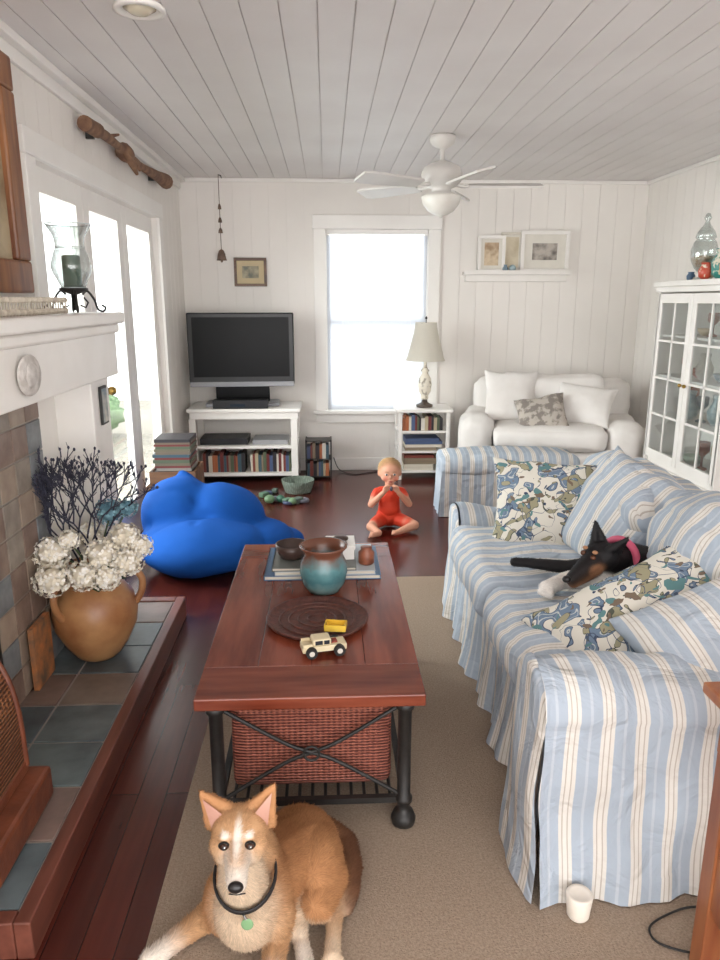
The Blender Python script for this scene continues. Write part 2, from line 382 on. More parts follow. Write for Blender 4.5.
# window
gl=glass('window_glass')
def translucent(name,h,f=.6):
    m=bpy.data.materials.new(name); m.use_nodes=True; nt=m.node_tree; b=nt.nodes['Principled BSDF']; b.inputs['Roughness'].default_value=.5
    nn=N(nt,'ShaderNodeTexNoise'); nn.inputs['Scale'].default_value=40; r=N(nt,'ShaderNodeValToRGB'); c=lin(h)
    r.color_ramp.elements[0].color=(c[0]*.94,c[1]*.94,c[2]*.94,1); r.color_ramp.elements[1].color=c; nt.links.new(nn.outputs['Fac'],r.inputs['Fac']); nt.links.new(r.outputs[0],b.inputs['Base Color'])
    tr=N(nt,'ShaderNodeBsdfTranslucent'); nt.links.new(r.outputs[0],tr.inputs[0]); mx=N(nt,'ShaderNodeMixShader'); mx.inputs[0].default_value=f
    nt.links.new(b.outputs[0],mx.inputs[1]); nt.links.new(tr.outputs[0],mx.inputs[2]); nt.links.new(mx.outputs[0],nt.nodes['Material Output'].inputs[0]); return m
win=MB('window_1')
x0,x1,z0,z1=WIN
for a,b in (((x0-.10,z0-.02),(x0,z1)),((x1,z0-.02),(x1+.10,z1))): win.box((a[0],Y1-.025,a[1]),(b[0],Y1-.001,b[1]),trimm,bev=.004)
win.box((x0-.11,Y1-.03,z1),(x1+.11,Y1-.001,z1+.11),trimm,bev=.004)
win.box((x0-.12,Y1-.06,z0-.03),(x1+.12,Y1-.001,z0),trimm,bev=.005)
win.box((x0-.10,Y1-.022,z0-.11),(x1+.10,Y1-.001,z0-.03),trimm,bev=.004)
for a in (x0,x1-.035): win.box((a,Y1+.035,z0),(a+.035,Y1+.08,z1),trimm)
for a in (z0,z1-.04,(z0+z1)/2-.02): win.box((x0,Y1+.045,a),(x1,Y1+.08,a+.04),trimm)
win.box((x0+.03,Y1+.06,z0+.03),(x1-.03,Y1+.065,z1-.03),gl); win.build()
bl=MB('window_blind'); sl=translucent('blind_slat','#e6e8ec',.5)
zz=z0+.015
while zz<z1-.05:
    bl.box((x0+.008,-.0135,-.0006),(x1-.008,.0135,.0006),sl,TR(0,Y1+.016,zz,rx=74)); zz+=.0235
bl.box((x0+.008,Y1-.002,z1-.04),(x1-.008,Y1+.03,z1-.002),trimm)
for x in (x0+.14,x1-.14): bl.cyl((x,Y1+.002,z0+.02),(x,Y1+.002,z1-.04),.0015,.0015,trimm,5)
bl.build()
# french doors
for i,(a,b) in enumerate(((3.203,3.92),(3.924,4.64),(4.644,5.417))):
    d=MB('door_%d'%(i+1)); X=XL-.055
    d.box((X-.02,a,.01),(X+.02,a+.10,2.035),trimm,bev=.003); d.box((X-.02,b-.10,.01),(X+.02,b,2.035),trimm,bev=.003)
    d.box((X-.02,a+.1,1.93),(X+.02,b-.1,2.035),trimm); d.box((X-.02,a+.1,.01),(X+.02,b-.1,.26),trimm)
    d.box((X-.003,a+.1,.26),(X+.003,b-.1,1.93),gl)
    br=pm('brass','#b09050',rough=.3,metal=1)
    if i==1:
        d.cyl((X+.02,a+.05,1.0),(X+.06,a+.05,1.0),.012,.012,br); d.ell((X+.075,a+.05,1.0),(.025,.025,.025),br); d.box((X+.02,a+.03,.92),(X+.024,a+.07,1.08),br)
    d.build()
t=MB('trim_4')
t.box((XL,3.09,0),(XL+.022,3.2,2.04),trimm,bev=.004); t.box((XL,5.42,0),(XL+.022,5.52,2.04),trimm,bev=.004); t.box((XL,3.08,2.04),(XL+.026,5.53,2.14),trimm,bev=.004)
t.build()
# outside
g=MB('ground'); g.box((-6,-2,-.2),(XL-.13,12,-.12),pm('pale_gravel','#8f8a80','#a39d93',scale=16,rough=.9)); g.build()  # this slab is the porch deck outside the french doors
g=MB('garden_shrub'); lf=pm('leaves','#4e6a48','#86a07a',scale=30,rough=.8)
for i in range(26):
    c=(-2.9+random.uniform(-.2,.2),2.6+i*.24,random.uniform(.12,.7)); g.ell(c,(.25,.3,.24 if c[2]<.3 else .3),lf,wr=.5,fr=6,seg=20,rings=14)
g.build()
r=MB('recessed_ceiling_light'); M_=TR(-.62,2.78,ZC)
r.lathe([(.085,-.001),(.088,-.012),(.07,-.016),(.062,-.008),(.055,-.002)],trimm,M_,cap=False); r.lathe([(.055,-.004),(.03,-.02),(.012,-.024)],pm('lamp_glass','#d9cfb8',rough=.2),M_); r.build()

# ================================================================= FIREPLACE
fp=MB('fireplace')
tiles=[pm('tile_%d'%i,a,b,scale=14,rough=.45,bump=.3,bscale=30) for i,(a,b) in enumerate((('#857a70','#9d9185'),('#6a6e71','#85898c'),('#928072','#a59484'),('#79645a','#8f7a6e')))]
hearth_t=[pm('slate_%d'%i,a,b,scale=7,rough=.38,bump=.4,bscale=16) for i,(a,b) in enumerate((('#4a5356','#6e7878'),('#63524b','#826e65'),('#434a4e','#606b6e'),('#6b5c54','#83766b')))]
grout=pm('grout','#a49c94',rough=.9)
XF=-1.10; X_=XL+.001
fp.box((X_,.9,.1025),(XF,FB[0],1.17),white); fp.box((X_,FB[1],.1025),(XF,2.95,1.17),white); fp.box((X_,FB[0],FB[3]),(XF,FB[1],1.17),white)
fp.box((XF,FB[1]-.04,.1025),(XF+.012,FB[1],FB[3]),black); fp.box((XF,FB[0],FB[3]-.04),(XF+.012,FB[1],FB[3]),black); fp.box((XF,FB[0],.1025),(XF+.012,FB[0]+.04,FB[3]),black)
fp.box((XF,FB[1],.1025),(XF+.008,2.75,1.17),grout); fp.box((XF,.95,FB[3]),(XF+.008,FB[1],1.17),grout)
for iy in range(4):
    for iz in range(9):
        a=FB[1]+.004+iy*.129; z=.104+iz*.1185
        fp.box((XF+.004,a,z),(XF+.014,a+.122,z+.112),random.choice(tiles),bev=.002)
for iy in range(10):
    for iz in range(2):
        a=FB[1]-.004-(iy+1)*.126; z=FB[3]+.004+iz*.124
        fp.box((XF+.004,a,z),(XF+.014,a+.12,z+.118),random.choice(tiles),bev=.002)
fp.box((X_,2.95,.1025),(-.95,3.18,1.17),white,bev=.006)
fp.box((X_,2.93,.1025),(-.935,3.195,.2),white,bev=.006)
fp.box((X_,.8,1.17),(-.90,3.175,1.38),white,bev=.005)
fp.box((X_,.78,1.345),(-.885,3.19,1.385),white,bev=.01)
fp.box((X_,.75,1.385),(-.865,3.21,1.43),white,bev=.008)
fp.build()
m=MB('fireplace_logs'); lb=pm('log_bark','#3a2a20','#5a4434',scale=20,rough=.9)
m.cyl((-1.40,1.4,.15),(-1.38,2.1,.15),.05,.045,lb); m.cyl((-1.5,1.45,.15),(-1.5,2.05,.15),.05,.045,lb); m.build()
h=MB('hearth'); brickred=wood('hearth_border_wood','#5d3328','#774537','Y',.4)
h.box((X_,1.42,0),(-.72,3.2,.095),grout); 
h.box((-.73,1.38,0),(-.69,3.25,.102),brickred,bev=.004); h.box((XL+.03,1.38,0),(-.731,1.42,.102),brickred,bev=.004); h.box((XL+.03,3.2,0),(-.731,3.25,.102),brickred,bev=.004)
ys=[1.424+i*.2215 for i in range(9)]; xs=[(-1.186,-.965),(-.957,-.734)]
for i in range(8):
    for j,(a,b) in enumerate(xs):
        h.box((a,ys[i],.09),(b,ys[i]+.213,.1),hearth_t[(i*3+j*2+(i//3))%4],bev=.003)
h.build()
m=MB('oval_plaque'); pl=pm('plaster','#bcb6b0','#d6d1cc',scale=30,rough=.7,bump=.8,bscale=60)
m.ell((0,0,0),(.012,.085,.062),pl,TR(-.886,2.2,1.262),seg=32); m.ell((0,0,0),(.018,.062,.043),pl,TR(-.886,2.2,1.262),seg=32,wr=.25,fr=12); m.build()
m=MB('small_picture_frame'); m.box((-.949,3.03,.97),(-.938,3.11,1.13),black,bev=.002); m.box((-.938,3.04,.98),(-.936,3.10,1.12),pm('photo_blue','#7b8a90','#c9c4bb',scale=20)); m.build()
m=MB('framed_painting'); fr=wood('oak_frame','#6c4028','#96633c','Z',.4)
ya,yb,za,zb=1.75,2.99,1.505,2.345
for lo,hi in (((ya,za),(yb,za+.12)),((ya,zb-.12),(yb,zb)),((ya,za+.12),(ya+.12,zb-.12)),((yb-.12,za+.12),(yb,zb-.12))):
    m.box((XL+.001,lo[0],lo[1]),(XL+.045,hi[0],hi[1]),fr,bev=.01)
m.box((XL+.002,ya+.1,za+.1),(XL+.02,yb-.1,zb-.1),pm('painting_canvas','#6a5138','#b9a88a',scale=5,rough=.5)); m.build()
m=MB('hurricane_candle_holder'); Mx=TR(-1.0,3.0,1.43)
for i in range(4):
    a=i*pi/2+.4; c,s_=math.cos(a),math.sin(a)
    pts=[(c*.03,s_*.03,.07),(c*.05,s_*.05,.085),(c*.075,s_*.075,.05),(c*.085,s_*.085,.015),(c*.105,s_*.105,.006),(c*.115,s_*.115,.02),(c*.1,s_*.1,.03)]
    m.tube(smoothpath(pts,4),.005,black,6,Mx)
    m.tube([(c*.02,s_*.02,.03),(c*.04,s_*.04,.02),(c*.05,s_*.05,.04),(c*.035,s_*.035,.06)],.004,black,6,Mx)
m.lathe([(.012,.01),(.012,.07),(.05,.085),(.055,.09),(.055,.096),(.01,.096)],black,Mx,24)
m.lathe([(.035,.097),(.035,.215),(.03,.22),(.004,.22)],pm('green_candle','#5c7062','#70867a',rough=.4),Mx,24)
g2=glass('clear_glass','#ebf1f0',.12,1.2,.12)
prof=[(.045,.097),(.055,.12),(.076,.17),(.066,.22),(.055,.25),(.06,.29),(.086,.335)]
pr_=[(p.x,p.z) for p in smoothpath([(a_,0,b_) for a_,b_ in prof],5)]
m.lathe(pr_,g2,Mx,32,cap=False)
gr_=pm('glass_rim','#c6d0d0',rough=.15)
for r_,z_ in ((.086,.335),(.055,.25),(.046,.098)): m.tube([(r_*math.cos(k*pi/16),r_*math.sin(k*pi/16),z_) for k in range(32)],.0018,gr_,6,Mx,closed=True)
m.build()
m=MB('bead_garland'); bead=pm('cream_beads','#b9ae9d','#d8cfc0',scale=40)
for i in range(32):
    y=2.03+i*.024
    m.ell((-.96,y,1.442),(.011,.011,.011),bead,seg=8,rings=6); m.cyl((-.96,y,1.452),(-.96,y,1.472),.003,.003,bead,6); m.ell((-.96,y,1.48),(.01,.01,.01),bead,seg=8,rings=6)
m.tube([(-.96,2.02,1.445),(-.96,2.8,1.445)],.003,bead,6); m.tube([(-.96,2.02,1.48),(-.96,2.8,1.48)],.003,bead,6); m.build()
m=MB('wicker_hamper'); wk=wicker('dark_wicker','#45220f','#8f5a36',90); lea=pm('leather','#5c2f1e','#7a432c',scale=12,rough=.45,bump=.3)
ho=0.0
m.box((-1.07,1.47+ho,.103),(-.795,1.83+ho,.2),lea,bev=.012)
def hamp(u,v):
    a=v*pi; X=-.960-.108*math.cos(a); Z=.2+.02+.36*math.sin(a)**.6
    return (X,1.5+ho+u*.30,Z)
m.grid(lambda u,v:hamp(u,v),8,24,wk)
for uu in (0,1):
    n_=24; vs=[hamp(uu,k/n_) for k in range(n_+1)]; m.add(vs,[tuple(range(n_+1))],wk,None,False)
    m.tube(vs,.009,lea,8)
m.box((-1.07,1.49+ho,.2),(-.848,1.81+ho,.235),lea,bev=.006); m.tube([(-.965,1.6+ho,.575),(-.965,1.62+ho,.61),(-.965,1.7+ho,.61),(-.965,1.72+ho,.575)],.009,lea,8); m.build()
m=MB('leaning_book'); m.box((0,0,0),(.02,.16,.24),pm('book_orange','#c07a48','#6d5a4a',scale=18,rough=.5),TR(-1.075,2.40,.1027,ry=0),bev=.002); m.box((.002,.005,.004),(.018,.162,.236),pm('paper','#d8d0c0'),TR(-1.075,2.40,.1027,ry=0)); m.build()
# ----- flower jug
E=empty('flower_arrangement')
m=MB('jug'); tc=pm('terracotta_glaze','#925f3c','#b98a5c',scale=7,rough=.38,bump=.2,bscale=20); JM=TR(-.925,2.68,.1025)
m.lathe([(r_,z_*1.22) for r_,z_ in [(.07,0),(.085,.01),(.12,.05),(.155,.11),(.163,.16),(.15,.205),(.115,.245),(.085,.265),(.08,.29),(.1,.31),(.098,.315),(.07,.29),(.072,.26)]],tc,JM,40)
for sg in (-1,1):
    m.tube(smoothpath([(sg*.1,0,.345),(sg*.15,0,.355),(sg*.185,0,.31),(sg*.18,0,.255),(sg*.155,0,.21)],4),.0135,tc,10,JM@TR(rz=60 if sg<0 else 10))
m.build(E)
m=MB('hydrangea_blooms'); pe=[pm('petal_white','#ece6da','#f6f2ea',rough=.8),pm('petal_cream','#e0d5bf','#ede4d2',rough=.8)]; pb=pm('petal_teal','#4a7080','#86adb8',scale=30,rough=.8); gr=pm('stem_green','#4c5a3c',rough=.7)
def bloom(c,R,mats,n=85):
    c=Vector(c)
    m.ell(c,(R*.8,R*.8,R*.7),mats[-1],seg=10,rings=7)
    for i in range(n):
        z=1-2*(i+.5)/n; a=i*2.39996; rr=math.sqrt(1-z*z); d=Vector((rr*math.cos(a),rr*math.sin(a),z)); d=(d+Vector([random.uniform(-.2,.2) for _ in range(3)])).normalized()
        u=d.cross(Vector((.3,.2,1))).normalized(); w_=d.cross(u); rj=R*random.uniform(.9,1.12); ctr=c+Vector((d.x*rj,d.y*rj,d.z*rj*.9)); th=random.uniform(0,6)
        s_=R*.22
        for k in range(4):
            t=th+k*pi/2; e=u*math.cos(t)+w_*math.sin(t); g_=u*math.cos(t+pi/2)+w_*math.sin(t+pi/2)
            m.add([ctr,ctr+e*s_*.7+g_*s_*.5+d*s_*.2,ctr+e*s_*1.25+d*s_*.35,ctr+e*s_*.7-g_*s_*.5+d*s_*.2],[(0,1,2,3)],random.choice(mats),None,False)
top=Vector((-.925,2.68,.46))
for c,R in (((-1.025,2.57,.57),.06),((-1.0,2.48,.50),.06),((-1.03,2.60,.49),.05),((-.86,2.62,.54),.065),((-.785,2.66,.60),.055),((-.91,2.54,.49),.055),((-.76,2.60,.52),.055),((-.94,2.74,.58),.055),((-.97,2.6,.61),.038),((-.83,2.55,.48),.05),((-.725,2.66,.56),.045)):
    bloom(c,R,pe); m.tube([top-Vector((0,0,.05)),(Vector(c)+top)/2,c],.004,gr,5)
for c,R in (((-.85,2.74,.68),.055),((-.78,2.72,.70),.04)): bloom(c,R,[pb],50); m.tube([top-Vector((0,0,.05)),c],.004,gr,5)
for i in range(22):
    a=random.uniform(0,6.28); c=top+Vector((math.cos(a)*.10,math.sin(a)*.1,random.uniform(-.03,.08))); d=Vector((math.cos(a),math.sin(a),-.3))*.06; s_=Vector((-math.sin(a),math.cos(a),0))*.025
    m.add([c,c+d*.5+s_,c+d,c+d*.5-s_],[(0,1,2,3)],gr,None,False)
m.build(E)
m=MB('dried_sea_fan'); tw=pm('dark_twig','#282735','#414152',scale=30,rough=.8)
def branch(p,d,L,r,dep):
    q=p+d*L; q.x=max(q.x,-1.07); mid=(p+q)/2+Vector([random.uniform(-.008,.008) for _ in range(3)])
    m.tube([p,mid,q],[r,r*.9,r*.78],tw,4,caps=False)
    if dep<=2:
        for _ in range(3):
            s=p.lerp(q,random.random()); e=(d+Vector([random.uniform(-.9,.9),random.uniform(-.5,.5),random.uniform(-.3,.6)])).normalized(); m.tube([s,s+e*.025],[r*.8,r*.5],tw,3,caps=False)
    if dep==0: 
        m.ell(q,(.005,.005,.007),tw,seg=5,rings=4); return
    for s_ in ((-1,1) if dep>1 else (-1,0,1)):
        nd=(d+Vector((s_*.45+random.uniform(-.15,.15),random.uniform(-.2,.2),random.uniform(-.05,.2)))).normalized(); branch(q,nd,L*random.uniform(.72,.92),r*.8,dep-1)
for dx in (-.7,-.45,-.25,-.05,.1,.3): branch(top-Vector((0,0,.05)),Vector((dx-.05,random.uniform(-.05,.12),1)).normalized(),.145,.005,4)
m.build(E)

# ================================================================= RUG + COFFEE TABLE
rugm=pm('woven_rug','#978473','#ad9b89',scale=160,rough=.95,bump=.9,bscale=260,spec=.1,bdist=.004)
r=MB('area_rug'); r.box((-.44,.35,.0005),(1.75,3.68,.012),rugm,bev=.003); r.build()
RZ=.0125
E=empty('coffee_table')
top_w=wood('cherry_tabletop','#62291c','#87432f','Y',.22); top_x=wood('cherry_breadboard','#5e281b','#82412d','X',.22)
m=MB('tabletop'); X0,X1,YA,YB=-.355,.25,1.68,2.90
m.box((X0,YA,.445),(X1,YA+.17,.48),top_x,bev=.004); m.box((X0,YB-.17,.445),(X1,YB,.48),top_x,bev=.004)
wd=(X1-X0)/4
for i in range(4): m.box((X0+i*wd+.0006,YA+.1703,.447),(X0+(i+1)*wd-.0006,YB-.1703,.4795),top_w,bev=.0012)
m.box((X0+.03,YA+.04,.425),(X1-.03,YB-.04,.445),black); m.build(E)
m=MB('iron_frame')
LX=(-.315,.205); LY=(1.77,2.81)
for x in LX:
    for y in LY:
        m.lathe([(.02,RZ+.0),(.033,RZ+.008),(.036,RZ+.025),(.028,RZ+.045),(.018,RZ+.05),(.018,RZ+.075),(.025,RZ+.08),(.025,RZ+.092),(.019,RZ+.1),(.019,.385),(.026,.39),(.026,.405),(.019,.41),(.019,.43)],black,TR(x,y,0),20)
for x in LX: m.box((x-.009,LY[0],.09),(x+.009,LY[1],.108),black)
for y in LY: m.box((LX[0],y-.009,.09),(LX[1],y+.009,.108),black)
for i in range(1,14):
    x=LX[0]+(LX[1]-LX[0])*i/14; m.cyl((x,LY[0],.1),(x,LY[1],.1),.005,.005,black,6)
for y in LY:
    cx=sum(LX)/2; cz=.255
    for sg in (-1,1):
        m.tube(smoothpath([(LX[0],y,.255+sg*.15),(cx-.08,y,cz+sg*.035),(cx,y,cz),(cx+.08,y,cz-sg*.035),(LX[1],y,.255-sg*.15)],5),.006,black,8)
    m.tube([(cx+.022*math.cos(a),y-.006,cz+.022*math.sin(a)) for a in [k*pi/6 for k in range(12)]],.004,black,6,closed=True)
m.build(E)
bw=wicker('red_wicker','#55221a','#a25f4c',110)
for k,yc in enumerate((2.02,2.53)):
    m=MB('wicker_basket'); Mx=TR(-.055,yc,.111+.135)
    m.rbox(.46,.42,.27,.03,bw,Mx,n=10,wr=.002,fr=30)
    m.tube([(sx,sy,.127) for sx,sy in ((-.232,-.21),(-.2,-.218),(.2,-.218),(.232,-.21),(.236,.2),(.2,.218),(-.2,.218),(-.236,.2))],.012,bw,8,Mx,closed=True)
    m.box((-.2,-.19,.13),(.2,.19,.138),pm('linen','#b8aa98'),Mx); m.build()
TZ=.4805
m=MB('glazed_pot')
def potm():
    mt,nt,b=base('pot_glaze',.25); v=locnode(nt); s=N(nt,'ShaderNodeSeparateXYZ'); nt.links.new(v,s.inputs[0])
    n=N(nt,'ShaderNodeTexNoise'); n.inputs['Scale'].default_value=22; n.inputs['Detail'].default_value=5; nt.links.new(v,n.inputs['Vector'])
    a=N(nt,'ShaderNodeMath',operation='MULTIPLY_ADD'); a.inputs[1].default_value=.09; nt.links.new(n.outputs['Fac'],a.inputs[0]); nt.links.new(s.outputs[2],a.inputs[2])
    r=N(nt,'ShaderNodeValToRGB'); e=r.color_ramp.elements; e[0].position=.14; e[0].color=lin('#5a8488'); e[1].position=.19; e[1].color=lin('#6f4636'); x=e.new(.06); x.color=lin('#748d8c'); x=e.new(.105); x.color=lin('#467076')
    nt.links.new(a.outputs[0],r.inputs['Fac']); nt.links.new(r.outputs[0],b.inputs['Base Color']); return mt
m.lathe([(.045,0),(.055,.004),(.075,.035),(.084,.075),(.08,.11),(.068,.135),(.07,.15),(.084,.165),(.085,.172),(.076,.17),(.06,.145),(.06,.06),(.01,.03)],potm(),TR(-.02,2.385,TZ),40); m.build()
m=MB('book_stack')
bc=['#4b6a8c','#b9c0c4','#6d6f6b','#34506b','#8e6a4c']
z=TZ
for i,(a,b,h_) in enumerate(((-.24,.19,.018),(-.2,.17,.016),(-.21,.1,.014))):
    c=pm('bookcover_%d'%i,bc[i],rough=.4); m.box((a,2.485,z),(b,2.80-.02*i,z+.003),c); m.box((a+.004,2.489,z+.003),(b-.004,2.795-.02*i,z+h_-.003),pm('paper','#d8d0c0')); m.box((a,2.485,z+h_-.003),(b,2.8-.02*i,z+h_),c); m.box((a,2.485,z),(a+.003,2.8-.02*i,z+h_),c); z+=h_+.0003
m.build(); BZ=z
m=MB('dark_bowl'); m.lathe([(.03,0),(.045,.004),(.06,.03),(.063,.055),(.058,.055),(.052,.03),(.01,.012)],pm('dark_ceramic','#3a2b27','#54403a',rough=.3),TR(-.14,2.6,BZ)); m.build()
m=MB('white_gift_box'); m.box((-.01,2.56,BZ+.0),(.095,2.68,BZ+.05),white,bev=.003); m.box((-.014,2.556,BZ+.04),(.099,2.684,BZ+.056),white,bev=.003); m.ell((.045,2.62,BZ+.066),(.03,.03,.010),pm('dark_ceramic','#3a2b27')); m.build()
m=MB('small_jar'); m.lathe([(.025,0),(.03,.005),(.03,.045),(.02,.055),(.022,.065),(.01,.066)],pm('rust_glaze','#9a5a40','#6b3c2c',scale=30,rough=.4),TR(.14,2.56,TZ+.018+.0003+.0163)); m.build()
m=MB('woven_tray'); tm=pm('dark_rattan','#42221c','#673c32',scale=60,rough=.5,bump=.6,bscale=160)
m.lathe([(.14,0),(.155,.006),(.163,.016),(.16,.02),(.15,.013),(.135,.009),(.01,.009)],tm,TR(-.04,2.135,TZ),48)
for rr in (.03,.06,.09,.12): m.tube([(-.04+rr*math.cos(a*pi/16),2.135+rr*math.sin(a*pi/16),TZ+.010) for a in range(32)],.004,tm,6,closed=True)
m.build()
m=MB('toy_truck'); cr=pm('cream_plastic','#cfbf9b','#ddd0b0',rough=.4); yl=pm('yellow_plastic','#dcb034','#e8c650',rough=.35); rb=P('rubber','#1c1a1a',.7); wn=P('dark_window','#262a30',.2)
Mx=TR(-.02,1.925,TZ,rz=12)
m.box((-.065,-.026,.014),(.065,.026,.032),cr,Mx,bev=.003); m.box((-.035,-.024,.032),(.02,.024,.052),cr,Mx,bev=.006); m.box((-.028,-.0246,.036),(-.006,.0246,.048),wn,Mx); m.box((-.002,-.0246,.036),(.014,.0246,.048),wn,Mx); m.box((.0201,-.02,.036),(.021,.02,.048),wn,Mx)
m.box((-.062,-.024,.032),(-.036,-.02,.04),cr,Mx); m.box((-.062,.02,.032),(-.036,.024,.04),cr,Mx); m.box((.063,-.02,.018),(.066,.02,.028),P('headlight','#e8e4d8',.2),Mx); m.box((.02,-.012,.032),(.04,.012,.036),P('rust_red','#8c3a28'),Mx)
for x in (-.04,.042):
    for y in (-.03,.03): m.tube([(x,y-.008,.0165),(x,y+.008,.0165)],.0165,rb,18,Mx); m.tube([(x,y-.0085,.0165),(x,y+.0085,.0165)],.008,P('hub','#c9c4ba'),12,Mx)
m.build()
m=MB('toy_dump_bed'); Mx=TR(.015,2.03,TZ+.021,rz=-8); m.box((-.03,-.02,0),(.035,.02,.006),yl,Mx,bev=.002)
m.box((-.03,-.02,.006),(-.026,.02,.024),yl,Mx);m.box((-.03,-.022,.006),(.035,-.018,.022),yl,Mx);m.box((-.03,.018,.006),(.035,.022,.022),yl,Mx);m.box((.031,-.02,.006),(.036,.02,.022),yl,Mx); m.build()

# ================================================================= SOFA
sy=stripe('ticking_stripe_y',1); sx=stripe('ticking_stripe_x',0)
E=empty('striped_sofa')
SF=.60; SB=1.52; SN=1.50; SE=3.36
m=MB('frame'); m.box((SF+.03,SN+.06,.05),(SB-.02,SE-.05,.29),sy); m.build(E)
def wav(t,a,b): return a*math.sin(t*23)+b*math.sin(t*57+1.3)+a*.6*math.sin(t*11+.5)
m=MB('slipcover')
def fsk(u,v):
    y=SN+.2+u*(SE-SN-.36); z=.36-(.36-RZ-.004)*v; k=v**1.2
    return (SF-.005-.035*k+wav(y,.009,.006)*k*1.8+.008*noise.noise(Vector((y*5,z*5,0))),y,z)
m.grid(fsk,170,12,sy)
m.grid(lambda u,v:(SB+.0+wav(u*2,.004,.003)*v,SN+.05+u*(SE-SN-.1),.3-(.3-RZ-.004)*v),90,4,sy)
m.box((SF+.0,SN+.1,.28),(SB-.05,SE-.1,.34),sy)
def arm(yc,outer,xf,top):
    sm_=top-.115
    def fn(u,v):
        x=xf+u*(SB-xf+.01)
        if v<.4:
            s=v/.4; yy=-.13; z=RZ+.004+s*(sm_-RZ); yy-= .035*(1-s)**2; yy+=wav(x,.009,.006)*(1-s)
        elif v<.75:
            a=(v-.4)/.35*pi; yy=-.01-.125*math.cos(a); z=sm_+.115*math.sin(a)
        else:
            s=(v-.75)/.25; yy=.115; z=sm_-s*.2
        z+=-.02*math.sin(u*pi)*(1 if v>.3 else 0)
        nn=noise.noise_vector(Vector((x*6,yy*6+yc,z*6)))*.022+noise.noise_vector(Vector((x*15,yy*15+yc,z*7)))*.007
        return (x+nn.x*.4,yc+outer*(yy)+nn.y,z+nn.z*(1 if z>.1 else 0))
    m.grid(fn,40,56,sx)
    for xs_,dirn in ((xf,-1),(SB+.01,1)):
        def cap(u,v):
            if v<.5:
                s=v/.5; z=RZ+.004+s*(sm_-RZ); hw=.13+.035*(1-s)**2
                yy=-hw*(1-u)+.115*u
            else:
                a=(v-.5)/.5*pi/2; z=sm_+.115*math.sin(a); c=math.cos(a); yy=-.01-.125*c*(1-2*u)
            b=math.sin(pi*u)**.5*.022*(1-max(0,(v-.9)/.1)) if 0<u<1 else 0
            nn=noise.noise(Vector((yy*8,z*5,yc)))*.015
            return (xs_+dirn*(b+(.02*(1-v*2) if v<.5 else 0)+nn),yc+outer*yy,z)
        m.grid(cap,16,24,sy)
arm(SN+.13,1,.51,.61); arm(SE-.13,-1,.60,.545)
m.build(E)
m=MB('seat_cushions')
L0=SN+.235; L1=SE-.235; mid=2.42
for a,b,sd in ((L0,mid,3),(mid,L1,9)):
    Mx=TR(.93,(a+b)/2,.405); m.rbox(.76,b-a,.16,.06,sy,Mx,n=20,bulge=(.015,.0,.03),wr=.018,fr=5,seed=sd)
m.build(E)
m=MB('back')
m.rbox(.2,SE-SN-.1,.5,.07,sy,TR(1.42,(SN+SE)/2,.51),n=20,wr=.02,fr=5,seed=2)
for a,b,sd in ((L0,mid,5),(mid,L1+.05,12)):
    m.rbox(.23,b-a+.02,.42,.11,sy,TR(1.235,(a+b)/2,.655,ry=-12),n=24,bulge=(.06,0,.0),wr=.045,fr=4.5,seed=sd,sag=.09)
m.build(E)
fl=floral('floral_fabric')
def TRM(loc,xax,nrm):
    z=Vector(nrm).normalized(); x=Vector(xax); x=(x-z*x.dot(z)).normalized(); y=z.cross(x)
    return Matrix(((x.x,y.x,z.x,loc[0]),(x.y,y.y,z.y,loc[1]),(x.z,y.z,z.z,loc[2]),(0,0,0,1)))
m=MB('throw_pillow'); m.pillow(.58,.44,.18,fl,TRM((.98,2.89,.62),(1,-.22,-.04),(-.3,-1,.68)),seed=1); m.build()
m=MB('throw_pillow'); m.pillow(.66,.36,.16,fl,TRM((.95,1.94,.578),(.88,.22,.20),(-.35,-.50,1)),seed=4); m.build()
m=MB('striped_pillow'); m.pillow(.46,.34,.16,sx,TRM((1.04,1.72,.615),(1,.05,.36),(-.38,-.45,1)),seed=6); m.build()
m=MB('striped_pillow'); m.pillow(.48,.46,.18,sx,TRM((1.12,2.62,.66),(.1,-1,-.1),(-1,-.35,.6)),seed=8); m.build()
m=MB('sofa_foot_cup'); m.lathe([(.006,0),(.024,.001),(.027,.006),(.032,.062),(.029,.067),(.022,.064),(.004,.062)],pm('cream_cup','#e8dfd2','#f0e9de'),TR(.60,1.43,RZ+.001)); m.build()

# ================================================================= OTTOMAN + ARMCHAIR
m=MB('striped_ottoman'); Mx=TR(1.27,4.96,0,rz=-2)
m.rbox(.98,.36,.15,.06,sx,Mx@TR(0,0,.36),n=12,bulge=(0,0,.03),wr=.012)
def osk(u,v):
    t=u*4; k=int(min(3,t)); s=t-k; P4=[(-.48,-.165),(.48,-.165),(.48,.165),(-.48,.165),(-.48,-.165)]
    a,b=P4[k],P4[k+1]; x=a[0]+(b[0]-a[0])*s; y=a[1]+(b[1]-a[1])*s; f=1+.03*v+.01*math.sin(u*90)*v
    return (x*f,y*f,.33*(1-v)+.004)
m.grid(osk,160,6,sx,Mx); m.box((-.46,-.155,.05),(.46,.155,.32),sx,Mx); m.build()
E=empty('white_armchair'); wf=pm('white_slipcover','#e0dbd6','#eae6e2',scale=4,rough=.9,bump=.5,bscale=7,spec=.1,bdist=.02)
m=MB('upholstery'); CM=TR(1.76,5.63,0,rz=-15)
m.rbox(1.2,.78,.36,.06,wf,CM@TR(0,0,.19),n=12,wr=.01)
m.rbox(.27,.84,.60,.12,wf,CM@TR(-.55,-.02,.32),n=14,wr=.022); m.rbox(.27,.84,.58,.12,wf,CM@TR(.55,-.02,.31),n=14,wr=.022)
m.rbox(1.25,.24,.78,.11,wf,CM@TR(.02,.28,.48,rx=-6),n=14,wr=.024)
